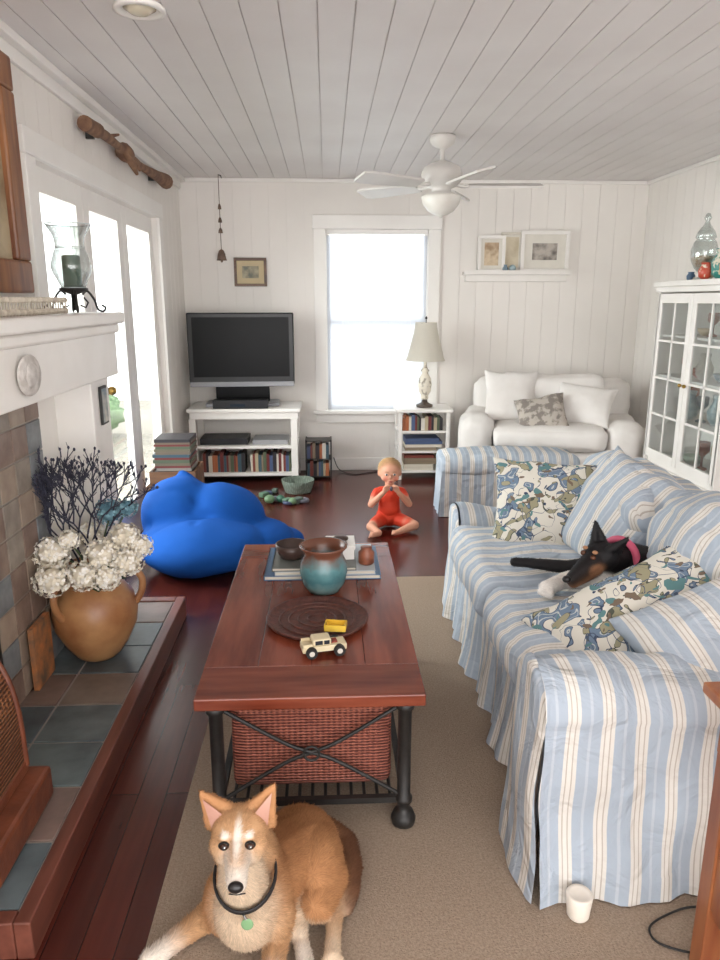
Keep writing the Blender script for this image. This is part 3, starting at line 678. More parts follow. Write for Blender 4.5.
m.rbox(.84,.66,.17,.06,wf,CM@TR(0,-.10,.46),n=14,bulge=(0,.02,.03),wr=.014); m.rbox(.84,.2,.4,.08,wf,CM@TR(.02,.13,.70,rx=-14),n=14,bulge=(0,.04,0),wr=.024)
m.build(E)
m=MB('white_pillow'); m.pillow(.42,.42,.15,wf,CM@TRM((-.30,-.02,.73),(1,.1,0),(.1,-1,.45)),seed=3); m.build()
m=MB('white_pillow'); m.pillow(.44,.34,.15,wf,CM@TRM((.26,-.10,.69),(1,-.25,-.1),(-.2,-1,.7)),seed=5); m.build()
m=MB('grey_throw_pillow'); m.pillow(.38,.32,.12,pm('grey_print','#857d76','#b8afa5',scale=18,rough=.9,lo=.45,hi=.55),CM@TRM((-.06,-.24,.63),(1,.1,.15),(-.1,-1,.8)),seed=7); m.build()

# ================================================================= SIDE TABLE + LAMP
m=MB('white_shelf_table'); a,b,c,d=.59,1.02,5.90,6.22
m.box((a-.02,c-.02,.575),(b+.02,d+.01,.6),white,bev=.004)
for x in (a,b-.03):
    for y in (c,d-.03): m.box((x,y,0),(x+.03,y+.03,.575),white,bev=.003)
for z in (.06,.23,.40): m.box((a,c+.003,z),(b,d-.003,z+.018),white)
m.build()
def bookrow(m,x,y,z,L,H,D,axis='x'):
    cols=['#7b3b30','#3e5560','#b7a98c','#55604a','#2e2a2e','#a8623c','#c9c2b3','#49597c','#8a7a66','#d5cfc4','#6d2f2c']
    p=0
    while p<L-.012:
        w_=random.uniform(.014,.032); w_=min(w_,L-p); h_=H*random.uniform(.78,1); c=random.choice(cols); mt=pm('spine_'+c[1:],c,rough=.5)
        m.box((x+p,y,z),(x+p+w_-.0015,y+D*random.uniform(.9,1),z+h_),mt)
        p+=w_
m=MB('shelf_books')
bookrow(m,.625,5.92,.4185,.35,.13,.2); 
for k in range(5): m.box((.64,5.92,.079+k*.026),(.64+random.uniform(.25,.33),6.12,.079+k*.026+.024),random.choice([pm('paper','#d8d0c0'),pm('spine_7b3b30','#7b3b30'),pm('spine_8a7a66','#8a7a66')]))
for k in range(4): m.box((.65,5.92,.249+k*.026),(.65+random.uniform(.25,.32),6.12,.249+k*.026+.024),random.choice([pm('paper','#d8d0c0'),pm('spine_49597c','#49597c'),pm('spine_8a7a66','#8a7a66')]))
m.build()
m=MB('table_lamp'); Mx=TR(.82,6.04,.6005); ww=pm('distressed_cream','#9c9384','#e4dccc',scale=22,rough=.5,lo=.4,hi=.5)
m.lathe([(.065,0),(.07,.006),(.07,.02),(.05,.028),(.028,.04),(.022,.06)],pm('lamp_bronze','#3a302a','#574a40',rough=.4),Mx,24)
m.lathe([(.022,.06),(.034,.075),(.03,.10),(.05,.13),(.058,.19),(.052,.24),(.03,.275),(.024,.29),(.036,.305),(.024,.32),(.014,.34),(.012,.4)],ww,Mx,24)
sh=translucent('lampshade_fabric','#e2dccf',.45)
m.lathe([(.165,.39),(.152,.42),(.125,.52),(.10,.62),(.088,.70)],sh,Mx,32,cap=False); m.cyl((0,0,.4),(0,0,.72),.004,.004,black,8,Mx); m.ell((0,0,.735),(.01,.01,.014),black,Mx,seg=8,rings=6)
for q in range(3):
    an=q*2*pi/3; m.cyl((0,0,.69),(.09*math.cos(an),.09*math.sin(an),.695),.002,.002,black,5,Mx)
m.build()

# ================================================================= TV + STAND
m=MB('tv_stand'); a,b,c,d=-1.13,-.24,5.80,6.24
m.box((a-.0,c-.02,.60),(b+.02,d+.01,.63),white,bev=.006); m.box((a+.02,c,.545),(b,d,.60),white)
for x in (a+.01,b-.06):
    for y in (c,d-.06): m.box((x,y,0),(x+.055,y+.055,.545),white,bev=.004)
m.box((a+.02,c+.01,.30),(b-.005,d-.01,.322),white); m.box((a+.02,c+.01,.07),(b-.005,d-.01,.095),white); m.build()
m=MB('television'); tvb=P('tv_plastic','#19191b',.35); tvs=P('tv_screen','#0c0c0e',.3,spec=.15); sil=P('tv_silver','#9a9a9e',.35)
Mx=TR(-.70,6.03,0,rz=3)
m.box((-.43,-.03,.80),(.43,.03,1.38),tvb,Mx,bev=.01); m.box((-.39,-.0315,.865),(.39,-.0305,1.345),tvs,Mx); m.box((-.425,-.034,.785),(.425,.03,.825),sil,Mx,bev=.004); m.box((-.3,.03,.9),(.3,.09,1.3),tvb,Mx,bev=.02)
m.box((-.22,-.02,.66),(.22,.03,.80),tvs,Mx,bev=.006); m.box((-.30,-.13,.6305),(.30,.13,.66),sil,Mx,bev=.012); m.build()
m=MB('cable_box'); m.box((-.92,5.79,.631),(-.48,5.885,.70),P('cable_black','#151517',.35),bev=.004); m.box((-.78,5.788,.65),(-.66,5.7905,.668),P('lcd','#28323a',.2)); m.build()
m=MB('stand_electronics'); m.box((-1.05,5.86,.323),(-.66,6.12,.375),P('dvd_black','#222226',.4),bev=.003); m.box((-.62,5.86,.323),(-.33,6.12,.36),P('dvd_silver','#9a9a9c',.4),bev=.003); m.build()
m=MB('stand_books'); bookrow(m,-1.03,5.85,.0955,.35,.17,.18); bookrow(m,-.64,5.85,.0955,.33,.17,.18); m.build()
m=MB('dvd_rack'); rk=P('rack_black','#2a2826',.4)
for x in (-.19,.02): m.box((x,5.95,0),(x+.012,6.12,.34),rk)
for z in (.02,.17,.325): m.box((-.19,5.95,z),(.03,6.12,z+.008),rk)
m.build(); m=MB('dvd_cases'); bookrow(m,-.175,5.955,.0285,.19,.13,.14); bookrow(m,-.175,5.955,.1785,.19,.135,.14); m.build()
m=MB('toy_pile')
cols=['#5f7f68','#46506b','#6f8f6a','#55665c','#70707a','#3c6b58']
for i in range(11):
    c=pm('toy_'+str(i%6),cols[i%6],rough=.45); x=-.50+i*.030+random.uniform(-.015,.015); y=random.uniform(5.15,5.3) if i>3 else random.uniform(5.2,5.6); s_=random.uniform(.03,.048)
    if i%3==0: m.box((-s_,-s_*.7,0),(s_,s_*.7,s_*1.1),c,TR(x,y,.001,rz=random.uniform(0,90)),bev=.008)
    elif i%3==1:
        m.tube([(x+s_*math.cos(k*pi/8),y+s_*math.sin(k*pi/8),.016) for k in range(16)],.014,c,8,closed=True)
    else: m.ell((x,y,s_*.8+.001),(s_,s_,s_*.8),c)
m.build()
m=MB('toy_basket'); m.lathe([(.1,0),(.105,.01),(.125,.07),(.13,.1),(.122,.1),(.115,.07),(.1,.012),(.01,.012)],wicker('basket_tan','#5f6f62','#94a092',120),TR(-.24,5.55,.001)); m.build()
m=MB('magazine_crate'); cw=wood('crate_wood','#5a3c28','#7b563a','X',.6); m.box((-1.155,4.58,0),(-.86,4.90,.02),cw)
for y in (4.58,4.885): m.box((-1.155,y,0),(-.86,y+.015,.40),cw)
for x in (-1.155,-.875): m.box((x,4.595,0),(x+.015,4.885,.40),cw)
m.build(); m=MB('magazine_stack')
z=.021
while z<.60:
    c=random.choice(['#6e6152','#8b857c','#3e5560','#6d2f2c','#2e2a2e','#6b6350','#55604a']); h_=random.uniform(.010,.022); o=random.uniform(0,.025)
    m.box((-1.135+o,4.61,z),(-.90+o*.5,4.87-o,z+h_-.001),pm('spine_'+c[1:],c,rough=.5)); z+=h_
m.build()
# beanbag : slumped cloth bag with a few soft folds
bbm=colattr('blue_beanbag_canvas',.85,.5,11,.12,5,.12)
B='#19509f'
bb=sculpt('blue_beanbag_chair',[('e',(-.72,3.88,.150),(.36,.33,.155),B),('e',(-.88,4.12,.26),(.22,.24,.22),B),('e',(-.66,4.12,.24),(.28,.23,.19),B),('e',(-.46,4.02,.12),(.25,.24,.12),B),('e',(-.32,4.12,.08),(.18,.15,.08),B),('c',(-.84,4.18,.42),.06,(-.87,4.2,.48),.025,B)],.013,bbm,it=12,k=.02)
nrm=[v.normal.copy() for v in bb.data.vertices]
folds=[((-1.0,3.75,.30),(-.45,3.98,.24),.03,.035),((-.95,3.98,.42),(-.50,3.92,.20),.03,.03),((-.72,4.25,.44),(-.66,3.62,.10),.028,.018),((-.52,4.22,.30),(-.40,3.80,.05),.03,.030),((-.86,4.15,.50),(-1.02,3.85,.12),.025,.02),((-.60,3.98,.30),(-.22,4.05,.10),.025,.02),((-.80,3.60,.22),(-.66,3.9,.31),.02,.012)]
for v,nv_ in zip(bb.data.vertices,nrm):
    c=v.co.copy(); d=noise.noise(c*3.2)*.022+noise.noise(c*7)*.006
    for a,b,w_,dp in folds:
        a=Vector(a);b=Vector(b);ab=b-a;t=max(0,min(1,(c-a).dot(ab)/ab.length_squared)); q=a+ab*t+Vector((.03*math.sin(t*6),.03*math.sin(t*5),0)); dd=(Vector((c.x-q.x,c.y-q.y,(c.z-q.z)*.5))).length
        d-=dp*math.exp(-(dd/w_)**2)*math.sin(pi*min(.95,max(.05,t)))
    if c.z>.03: v.co+=nv_*d
    v.co.z=max(v.co.z,.002)
# ================================================================= CABINET
E=empty('display_cabinet')
m=MB('carcass'); a,b=4.00,4.96; xf=2.26; xb=2.66
m.box((xf-.03,a-.03,1.565),(xb,b+.03,1.60),white,bev=.006); m.box((xf-.015,a-.015,1.53),(xb,b+.015,1.565),white,bev=.006)
m.box((xf,b-.025,.0),(xb,b,1.53),white); m.box((xf,a,.0),(xb,a+.025,1.53),white); m.box((xb-.015,a,.05),(xb,b,1.53),white)
m.box((xf+.025,a+.02,.05),(xb-.015,b-.02,.40),white); m.box((xf-.01,a-.005,0),(xb,b+.005,.07),white,bev=.004)
for z in (.70,.97,1.24): m.box((xf+.03,a+.025,z),(xb-.016,b-.025,z+.014),white)
mid=(a+b)/2
for p,q in ((a+.01,mid-.002),(mid+.002,b-.01)):
    m.box((xf,p,.10),(xf+.024,q,.37),white,bev=.004); m.box((xf-.004,p+.05,.14),(xf+.0,q-.05,.33),white)
    m.ell((xf-.018,(p+q)/2,.235),(.013,.013,.013),pm('brass','#b09050'),seg=10,rings=8)
    z0_,z1_=.41,1.52
    for u0,u1 in ((p,p+.05),(q-.05,q)): m.box((xf,u0,z0_),(xf+.022,u1,z1_),white,bev=.003)
    m.box((xf,p+.05,z0_),(xf+.022,q-.05,z0_+.06),white); m.box((xf,p+.05,z1_-.06),(xf+.022,q-.05,z1_),white)
    m.box((xf+.004,(p+q)/2-.007,z0_+.06),(xf+.018,(p+q)/2+.007,z1_-.06),white)
    for k in (1,2,3): zz=z0_+.06+(z1_-z0_-.12)*k/4; m.box((xf+.004,p+.05,zz-.007),(xf+.018,q-.05,zz+.007),white)
    m.box((xf+.01,p+.05,z0_+.06),(xf+.012,q-.05,z1_-.06),gl)
for y in (mid-.03,mid+.03): m.ell((xf-.014,y,.95),(.012,.012,.012),pm('brass','#b09050'),seg=10,rings=8)
m.build(E)
m=MB('cabinet_ornaments'); oc=[pm('orn_%d'%i,c,rough=.3) for i,c in enumerate(('#9fb3b8','#c7b08c','#7b8f9c','#a65b44','#d9d5cc','#8fa58a'))]
for si,z in enumerate((.40,.714,.984,1.254)):
    y=a+.09
    while y<b-.08:
        s_=random.uniform(.8,1.35); k=random.randrange(3); Mx=TR(2.42+random.uniform(-.03,.06),y,z+.001)
        if k==0: m.lathe([(.025*s_,0),(.045*s_,.03*s_),(.05*s_,.07*s_),(.025*s_,.12*s_),(.03*s_,.15*s_),(.01,.15*s_)],random.choice(oc),Mx,18)
        elif k==1: m.lathe([(.02*s_,0),(.04*s_,.02),(.055*s_,.05*s_),(.05*s_,.05*s_),(.01,.015)],random.choice(oc),Mx,18)
        else: m.lathe([(.03*s_,0),(.03*s_,.01),(.008,.02),(.008,.07*s_),(.035*s_,.10*s_),(.035*s_,.15*s_),(.03*s_,.15*s_)],random.choice(oc),Mx,18,cap=False)
        y+=.135
m.build(E)
m=MB('glass_apothecary_jar'); JJ=TR(2.36,4.60,1.6005); m.lathe([(.05,0),(.052,.008),(.02,.02),(.018,.04),(.05,.07),(.075,.12),(.08,.18),(.065,.23),(.05,.245),(.062,.255),(.05,.29),(.02,.33),(.012,.35),(.022,.37),(.012,.395),(.003,.40)],glass('jar_glass','#e6eceb',.14,.9),JJ,28,cap=False)
m.lathe([(.045,.08),(.07,.12),(.072,.14),(.01,.15)],pm('shells','#c8a88a','#e0d2c0',scale=60,bump=.8),JJ,20); m.build()
m=MB('painted_ceramic_pots')
for (y,x,s_,c) in ((4.45,2.31,.9,'#c0503a'),(4.36,2.38,1.6,'#3f8f86'),(4.49,2.45,1.3,'#5fa0a4'),(4.74,2.36,.5,'#46607c'),(4.2,2.33,1.3,'#d08a3c')):
    m.lathe([(.03*s_,0),(.05*s_,.02*s_),(.055*s_,.06*s_),(.035*s_,.095*s_),(.042*s_,.11*s_),(.01,.11*s_)],pm('cer_'+c[1:],c,'#e0d8c4',scale=25,rough=.3,lo=.55,hi=.6),TR(x,y,1.6005),20)
m.build()
# ================================================================= WALL ITEMS
def picture(name,x0,x1,z0,z1,fm,fw,matw,art,y=Y1-.001,th=.025,mat=None):
    m=MB(name)
    for lo,hi in (((x0,z0),(x1,z0+fw)),((x0,z1-fw),(x1,z1)),((x0,z0+fw),(x0+fw,z1-fw)),((x1-fw,z0+fw),(x1,z1-fw))): m.box((lo[0],y-th,lo[1]),(hi[0],y,hi[1]),fm,bev=.002)
    m.box((x0+fw,y-th*.5,z0+fw),(x1-fw,y,z1-fw),mat or pm('mat_board','#e4dfd4')); m.box((x0+fw+matw,y-th*.5-.001,z0+fw+matw),(x1-fw-matw,y-th*.5,z1-fw-matw),art); return m.build()
picture('framed_print',-.765,-.495,1.59,1.82,wood('dark_frame','#4b3020','#6b4a32','X'),.022,.045,pm('print_art','#6a6a60','#b5ab90',scale=18),mat=pm('tan_mat','#cbb993'))
m=MB('picture_ledge'); m.box((1.15,6.18,1.685),(2.06,Y1-.001,1.705),white,bev=.003); m.box((1.17,6.25,1.63),(2.04,Y1-.001,1.685),white,bev=.004); m.box((1.15,6.175,1.685),(2.06,6.185,1.72),white); m.build()
picture('white_picture_frame',1.27,1.50,1.706,2.0,white,.025,.03,pm('photo_sepia','#a08468','#d6c3a6',scale=14),y=6.26)
picture('white_picture_frame',1.63,2.04,1.706,2.04,white,.03,.07,pm('photo_dark','#6b655f','#b9b0a6',scale=14),y=6.26)
picture('cream_panel',1.47,1.66,1.706,2.03,pm('cream_panel','#dcd5c8'),.02,.02,pm('panel_art','#c5b79c','#ded3bb',scale=8),y=6.285,th=.015)
m=MB('ledge_trinkets'); m.ell((1.56,6.215,1.7365),(.03,.025,.03),oc[0]); m.lathe([(.02,0),(.025,.03),(.012,.05),(.016,.06)],oc[2],TR(1.50,6.215,1.706),14); m.build()
m=MB('carved_driftwood'); dw=pm('driftwood','#664636','#8e6c52',scale=18,rough=.8,bump=.8,bscale=30)
pts=[];rad=[]
for i in range(40):
    t=i/39; y=3.74+1.76*t; pts.append((XL+.065+.008*math.sin(t*9),y,2.285+.008*math.sin(t*7))); 
    rad.append(.024+.008*noise.noise(Vector((t*9,1,1)))+(.02 if .38<t<.44 else 0)+(.026*max(0,(t-.7)/.3))+(.012 if t<.12 else 0))
m.tube(pts,rad,dw,12); 
m.tube([(XL+.07,4.36,2.29),(XL+.10,4.44,2.23),(XL+.10,4.54,2.19)],[.014,.022,.01],dw,8); m.tube([(XL+.07,4.55,2.29),(XL+.09,4.66,2.23)],[.014,.01],dw,8); m.tube([(XL+.07,4.1,2.30),(XL+.10,4.2,2.33)],[.012,.006],dw,8)
for y in (3.95,5.25): m.box((XL+.001,y,2.26),(XL+.04,y+.02,2.30),black)
m.build()
m=MB('hanging_bell_chime'); rs=pm('rusty_bell','#5a463a','#7d6656',scale=30,rough=.6)
m.cyl((-.84,6.12,ZC-.002),(-.84,6.12,1.86),.003,.003,rs,6); m.tube([(-.84,6.12,2.435),(-.82,6.12,2.43),(-.815,6.12,2.41)],.004,black,6)
for z,s_ in ((2.18,.7),(2.08,.8),(2.0,.9)): m.lathe([(.02*s_,0),(.017*s_,.02),(.008,.035),(.003,.04)],rs,TR(-.84,6.12,z),14)
m.lathe([(.042,0),(.036,.015),(.03,.05),(.02,.075),(.006,.085)],rs,TR(-.84,6.12,1.79),20); m.ell((-.84,6.12,1.785),(.01,.01,.012),rs,seg=8,rings=6); m.build()
# ================================================================= CEILING FAN
m=MB('ceiling_fan'); Mx=TR(.71,4.67,0)
fw=pm('fan_white','#cfcac5','#dad6d1',scale=4,rough=.4)
m.lathe([(.075,2.439),(.08,2.42),(.07,2.39),(.03,2.365),(.014,2.36),(.014,2.30),(.03,2.295),(.06,2.285),(.11,2.26),(.125,2.225),(.12,2.18),(.09,2.15),(.06,2.14),(.06,2.115),(.085,2.11),(.088,2.095)],fw,Mx,40)
m.lathe([(.118,2.098),(.122,2.088),(.112,2.05),(.08,2.01),(.04,1.988),(.012,1.982),(.006,1.972)],pm('frosted_bowl','#dcd8cf','#e8e5de',rough=.3),Mx,40)
for k in range(5):
    R=Mx@TR(rz=-4+72*k)
    m.tube([(.09,0,2.16),(.14,.0,2.15),(.19,.0,2.158)],[.012,.01,.008],fw,8,R)
    vs=[];n_=10
    for off in (2.162,2.150):
        for i in range(n_+1):
            t=i/n_; x=.17+t*.44; hw=.045+.02*min(1,t*1.4)
            if t>.92: hw*=.82
            for s_ in (-1,1): vs.append((x,s_*hw,off+s_*hw*.28))
    fs=[]; o2=2*(n_+1)
    for i in range(n_):
        fs.append((2*i,2*i+2,2*i+3,2*i+1)); fs.append((o2+2*i,o2+2*i+1,o2+2*i+3,o2+2*i+2)); fs.append((2*i,o2+2*i,o2+2*i+2,2*i+2)); fs.append((2*i+1,2*i+3,o2+2*i+3,o2+2*i+1))
    fs.append((0,1,o2+1,o2)); fs.append((2*n_,o2+2*n_,o2+2*n_+1,2*n_+1)); m.add(vs,fs,fw,R,False)
m.build()
# ================================================================= END TABLE bottom right + cable
m=MB('wooden_end_table'); ow=wood('orange_pine','#88492f','#a86b43','Z',.35)
ex=.035
m.box((.74+ex,.86,.685),(1.2+ex,1.32,.71),ow,bev=.005); m.box((.775+ex,.885,.56),(1.175+ex,1.295,.685),ow)
for x in (.775+ex,1.13+ex):
    for y in (.885,1.25): m.box((x,y,RZ),(x+.045,y+.045,.56),ow,bev=.003)
m.box((.785+ex,.895,.18),(1.165+ex,1.285,.2),ow); m.box((.78+ex,.93,.2),(.79+ex,1.25,.56),ow); m.build()
m=MB('lamp_cord'); m.tube(smoothpath([(1.0,1.42,RZ+.004),(.90,1.44,RZ+.004),(.82,1.42,RZ+.004),(.76,1.385,RZ+.004),(.765,1.34,RZ+.004),(.85,1.31,RZ+.004),(.95,1.33,RZ+.004)],8),.0028,black,6); m.build()
m=MB('power_cord'); m.tube(smoothpath([(.05,6.27,.12),(.1,6.22,.02),(.22,6.1,.005),(.35,6.15,.005),(.5,6.24,.005)],6),.004,black,6); m.build()

# ================================================================= TODDLER
E=empty('toddler')
cx,cy=.405,4.62
S='#d39c82'; Rr='#cf4028'; Hh='#bf9b6c'
def L(x,y,z): return (cx+x,cy+y,z)
hx=.0
pr=[('e',L(0,0,.075),(.088,.08,.07),Rr),('c',L(0,0,.10),.078,L(0,-.01,.225),.066,Rr),('e',L(0,-.03,.14),(.07,.06,.07),Rr),
 ('c',L(-.055,-.005,.245),.036,L(.055,-.005,.245),.036,Rr),
 ('c',L(0,-.01,.26),.032,L(0,-.015,.31),.032,S),
 ('e',L(hx,-.015,.385),(.071,.076,.076),S),('e',L(hx,-.055,.355),(.052,.035,.042),S),('e',L(hx-.032,-.06,.35),(.027,.02,.022),S),('e',L(hx+.032,-.06,.35),(.027,.02,.022),S),
 ('e',L(hx,-.001,.402),(.074,.074,.068),Hh),
 ('e',L(hx,-.092,.366),(.009,.011,.009),S),('e',L(hx,-.083,.325),(.02,.014,.014),S),
 ('e',L(hx-.07,-.01,.372),(.01,.016,.021),S),('e',L(hx+.07,-.01,.372),(.01,.016,.021),S)]
for sg in (-1,1):
    pr+=[('c',L(sg*.08,-.005,.24),.033,L(sg*.10,-.025,.215),.030,Rr),('c',L(sg*.10,-.025,.215),.026,L(sg*.125,-.07,.175),.023,S),
         ('c',L(sg*.125,-.07,.175),.024,L(sg*.052,-.125,.265),.0165,S),('e',L(sg*.04,-.128,.285),(.016,.012,.022),S)]
    for k in range(4):
        a=L(sg*(.050-.0095*k),-.128,.298); ln=(.018,.023,.025,.021)[k]; q=L(sg*(.044-.0098*k),-.136,.298+ln*.6); r2=L(sg*(.038-.0095*k),-.125,.298+ln*.9)
        pr+=[('c',a,.0053,q,.005,S),('c',q,.005,r2,.0045,S)]
    pr+=[('c',L(sg*.030,-.13,.276),.0062,L(sg*.012,-.128,.292),.005,S)]
pr+=[('c',L(-.05,-.03,.062),.05,L(-.105,-.12,.058),.040,Rr),('c',L(-.095,-.10,.058),.038,L(-.13,-.16,.05),.033,S),('c',L(-.13,-.16,.05),.032,L(-.085,-.235,.032),.021,S),('c',L(-.085,-.24,.03),.02,L(-.13,-.275,.03),.017,S),
     ('c',L(.05,-.03,.062),.05,L(.12,-.11,.055),.040,Rr),('c',L(.11,-.10,.058),.038,L(.155,-.135,.048),.033,S),('c',L(.155,-.135,.046),.031,L(.06,-.20,.032),.021,S),('c',L(.06,-.2,.03),.02,L(.015,-.225,.026),.016,S)]
for k in range(5):
    pr.append(('e',L(-.138-.003*k,-.262-.006*k+.004,.042-.006*k),(.0065,.0065,.0065),S)); pr.append(('e',L(.008-.002*k,-.216-.005*k,.04-.005*k),(.006,.006,.006),S))
skin=colattr('toddler_skin_and_romper',.6,.1,200,.05,20)
tb=sculpt('body',pr,.0042,skin,it=3,k=.0025,patches=((L(hx,-.085,.378),(.055,.045,.052),S,.12),(L(hx-.035,-.09,.35),(.018,.02,.015),'#d0806c',.5),(L(hx+.035,-.09,.35),(.018,.02,.015),'#d0806c',.5),(L(hx,-.1,.332),(.018,.02,.006),'#9c4840',.4)),parent=E)
hm=colattr('blond_hair',.6,0,200,.1,30)
hc=np.array(lin(Hh)[:3])
fur(tb,9000,lambda c:np.full(len(c),.016),.0022,(0,.5,-.9),hm,E,'hair',lambda co,cl,no:(np.linalg.norm(cl[:,:3]-hc,axis=1)<.09)&(co[:,2]>.38),lift=.12,jit=.2)
m=MB('eyes'); ew=P('eye_white','#e8e4e0',.2); ed=P('eye_dark','#2b2f3a',.15); hr=pm('blond_brow','#a07a52')
for sg in (-1,1):
    m.ell(L(hx+sg*.026,-.0845,.378),(.011,.006,.0072),ew,seg=12,rings=8); m.ell(L(hx+sg*.026,-.0895,.378),(.006,.003,.0065),ed,seg=10,rings=8)
    m.tube([L(hx+sg*.014,-.088,.393),L(hx+sg*.026,-.088,.397),L(hx+sg*.038,-.081,.394)],.0018,hr,5)
m.build(E)
m=MB('small_toy'); m.ell(L(0,-.15,.300),(.012,.012,.016),P('toy_dark','#4b4650',.3)); m.build(E)

# ================================================================= TAN DOG
E=empty('tan_dog',(-.008,.085,.0115)); E.scale=(.955,.955,.955)
T1='#b5835a'; T2='#c2976f'; T3='#d8c2a8'; T4='#6f4c38'; W='#e6dcd0'; GR='#cdb89f'
hx=-.198
pr=[('e',(-.185,1.40,.14),(.100,.12,.12),T1),('c',(-.18,1.42,.145),.106,(-.08,1.56,.10),.096,T1),('e',(-.08,1.575,.095),(.105,.12,.094),T1),
 ('e',(-.195,1.335,.135),(.078,.07,.10),T3),
 ('c',(-.19,1.39,.21),.082,(hx+.0,1.325,.345),.060,T2),('c',(-.195,1.33,.18),.068,(hx,1.285,.32),.045,T3),
 ('e',(hx,1.295,.388),(.062,.062,.050),T2),('e',(hx-.034,1.270,.372),(.030,.032,.028),T2),('e',(hx+.034,1.270,.372),(.030,.032,.028),T2),('e',(hx-.028,1.262,.356),(.024,.028,.022),GR),('e',(hx+.028,1.262,.356),(.024,.028,.022),GR),
 ('c',(hx,1.25,.374),.030,(hx+.006,1.175,.356),.0215,W),('c',(hx,1.25,.357),.025,(hx+.006,1.184,.341),.017,W),('c',(hx,1.275,.408),.020,(hx+.004,1.205,.380),.015,T2),
 ('e',(hx-.026,1.252,.404),(.016,.013,.010),T2),('e',(hx+.026,1.252,.404),(.016,.013,.010),T2)]
ears=((-1,(hx-.090,1.335,.456)),(1,(hx+.076,1.335,.470)))
for sg,tip in ears:
    b1=(hx+sg*.018,1.315,.428); b2=(hx+sg*.068,1.315,.386); b3=(hx+sg*.044,1.325,.407)
    pr+=[('c',b1,.011,tip,.006,T1),('c',b2,.012,tip,.006,T1),('c',b3,.024,((b3[0]+tip[0])/2,1.335,(b3[2]+tip[2])/2),.018,T1)]
pr+=[('e',(-.255,1.375,.12),(.048,.065,.08),T1),('c',(-.265,1.38,.09),.042,(-.30,1.40,.052),.034,T2),('c',(-.30,1.40,.05),.032,(-.375,1.345,.036),.024,T2),('c',(-.375,1.345,.034),.023,(-.425,1.30,.03),.024,W),
     ('e',(-.135,1.355,.10),(.05,.06,.07),T2),('c',(-.13,1.36,.08),.042,(-.125,1.36,.05),.034,T2),('c',(-.125,1.355,.048),.032,(-.135,1.24,.036),.024,T2),('c',(-.135,1.24,.035),.023,(-.145,1.16,.03),.024,W)]
for k in range(4):
    pr.append(('c',(-.432+.009*k-.003,1.298-.010*k+.012,.026),.011,(-.445+.009*k,1.282-.008*k+.01,.022),.0095,W)); pr.append(('c',(-.163+.012*k,1.155,.027),.011,(-.165+.012*k,1.135,.022),.0095,W))
pr+=[('e',(-.03,1.51,.10),(.066,.11,.088),T1),('c',(-.015,1.48,.085),.062,(-.03,1.405,.074),.044,T1),('c',(-.03,1.405,.07),.041,(.02,1.48,.04),.024,T1),('c',(.02,1.48,.038),.022,(.008,1.35,.030),.019,T2),('c',(.008,1.35,.028),.019,(.005,1.29,.026),.021,T3),
     ('c',(-.085,1.46,.07),.050,(-.095,1.39,.056),.036,T3),('c',(-.095,1.39,.05),.030,(-.07,1.34,.032),.020,T3),('c',(-.07,1.34,.03),.019,(-.055,1.26,.028),.021,W)]
for k in range(4):
    pr.append(('c',(-.011+.011*k,1.287,.026),.010,(-.013+.011*k,1.269,.021),.0085,T3)); pr.append(('c',(-.071+.011*k,1.255,.026),.010,(-.072+.011*k,1.237,.021),.0085,W))
tl=[(-.01,1.65,.08),(.04,1.63,.05),(.052,1.55,.045),(.046,1.47,.04),(.042,1.42,.035)]
for i in range(4): pr.append(('c',tl[i],(.037,.038,.036,.030)[i],tl[i+1],(.038,.036,.030,.015)[i],T4))
fum=colattr('tan_dog_fur',.85,.5,170,.18,55)
db=sculpt('body',pr,.005,fum,it=3,k=.006,patches=(((-.14,1.52,.24),(.12,.2,.06),'#9c6c48',.5),((hx+.002,1.235,.415),(.008,.05,.03),W,.5),((hx-.027,1.24,.414),(.012,.018,.006),W,.5),((hx+.027,1.24,.414),(.012,.018,.006),W,.5),((-.07,1.45,.03),(.10,.12,.04),T3,.5)),parent=E)
e1=np.array((hx-.028,1.235,.398)); e2=np.array((hx+.028,1.235,.398)); ns=np.array((hx+.007,1.155,.360))
def dmask(co,cl,no):
    return (np.linalg.norm(co-e1,axis=1)>.017)&(np.linalg.norm(co-e2,axis=1)>.017)&(np.linalg.norm(co-ns,axis=1)>.022)&(co[:,2]>.012)&~((co[:,2]>.41)&(no[:,1]<-.3)&(np.abs(co[:,0]-hx)>.03))
fur(db,130000,lambda c:np.where(c[:,2]>.33,.0075,np.where(c[:,2]<.05,.008,.017)),.0016,(.25,.75,-.55),colattr('tan_dog_hair',.8,0,200,.15,60,.15),E,'fur',dmask,lift=.2,jit=.15)
m=MB('face'); nb=P('nose_black','#1a1717',.3); eb=P('dog_eye','#3a2012',.08); pk=pm('ear_pink','#b08070','#c69c8a',rough=.8)
m.ell((hx+.007,1.154,.366),(.0165,.011,.0125),nb); m.tube([(hx+.007,1.152,.355),(hx+.007,1.160,.343)],.0016,nb,5); m.tube([(hx-.010,1.168,.337),(hx+.007,1.160,.342),(hx+.024,1.168,.337)],.0016,nb,5)
for sg in (-1,1):
    m.ell((hx+sg*.028+.001,1.2365,.397),(.0128,.0072,.0096),nb); m.ell((hx+sg*.028+.0015,1.2322,.397),(.0096,.0062,.0080),eb); m.ell((hx+sg*.028+.0015,1.2275,.397),(.0045,.003,.0045),nb); m.ell((hx+sg*.028+.004,1.2255,.4005),(.0018,.0012,.0018),P('glint','#f5f5f5',.1),seg=6,rings=5)
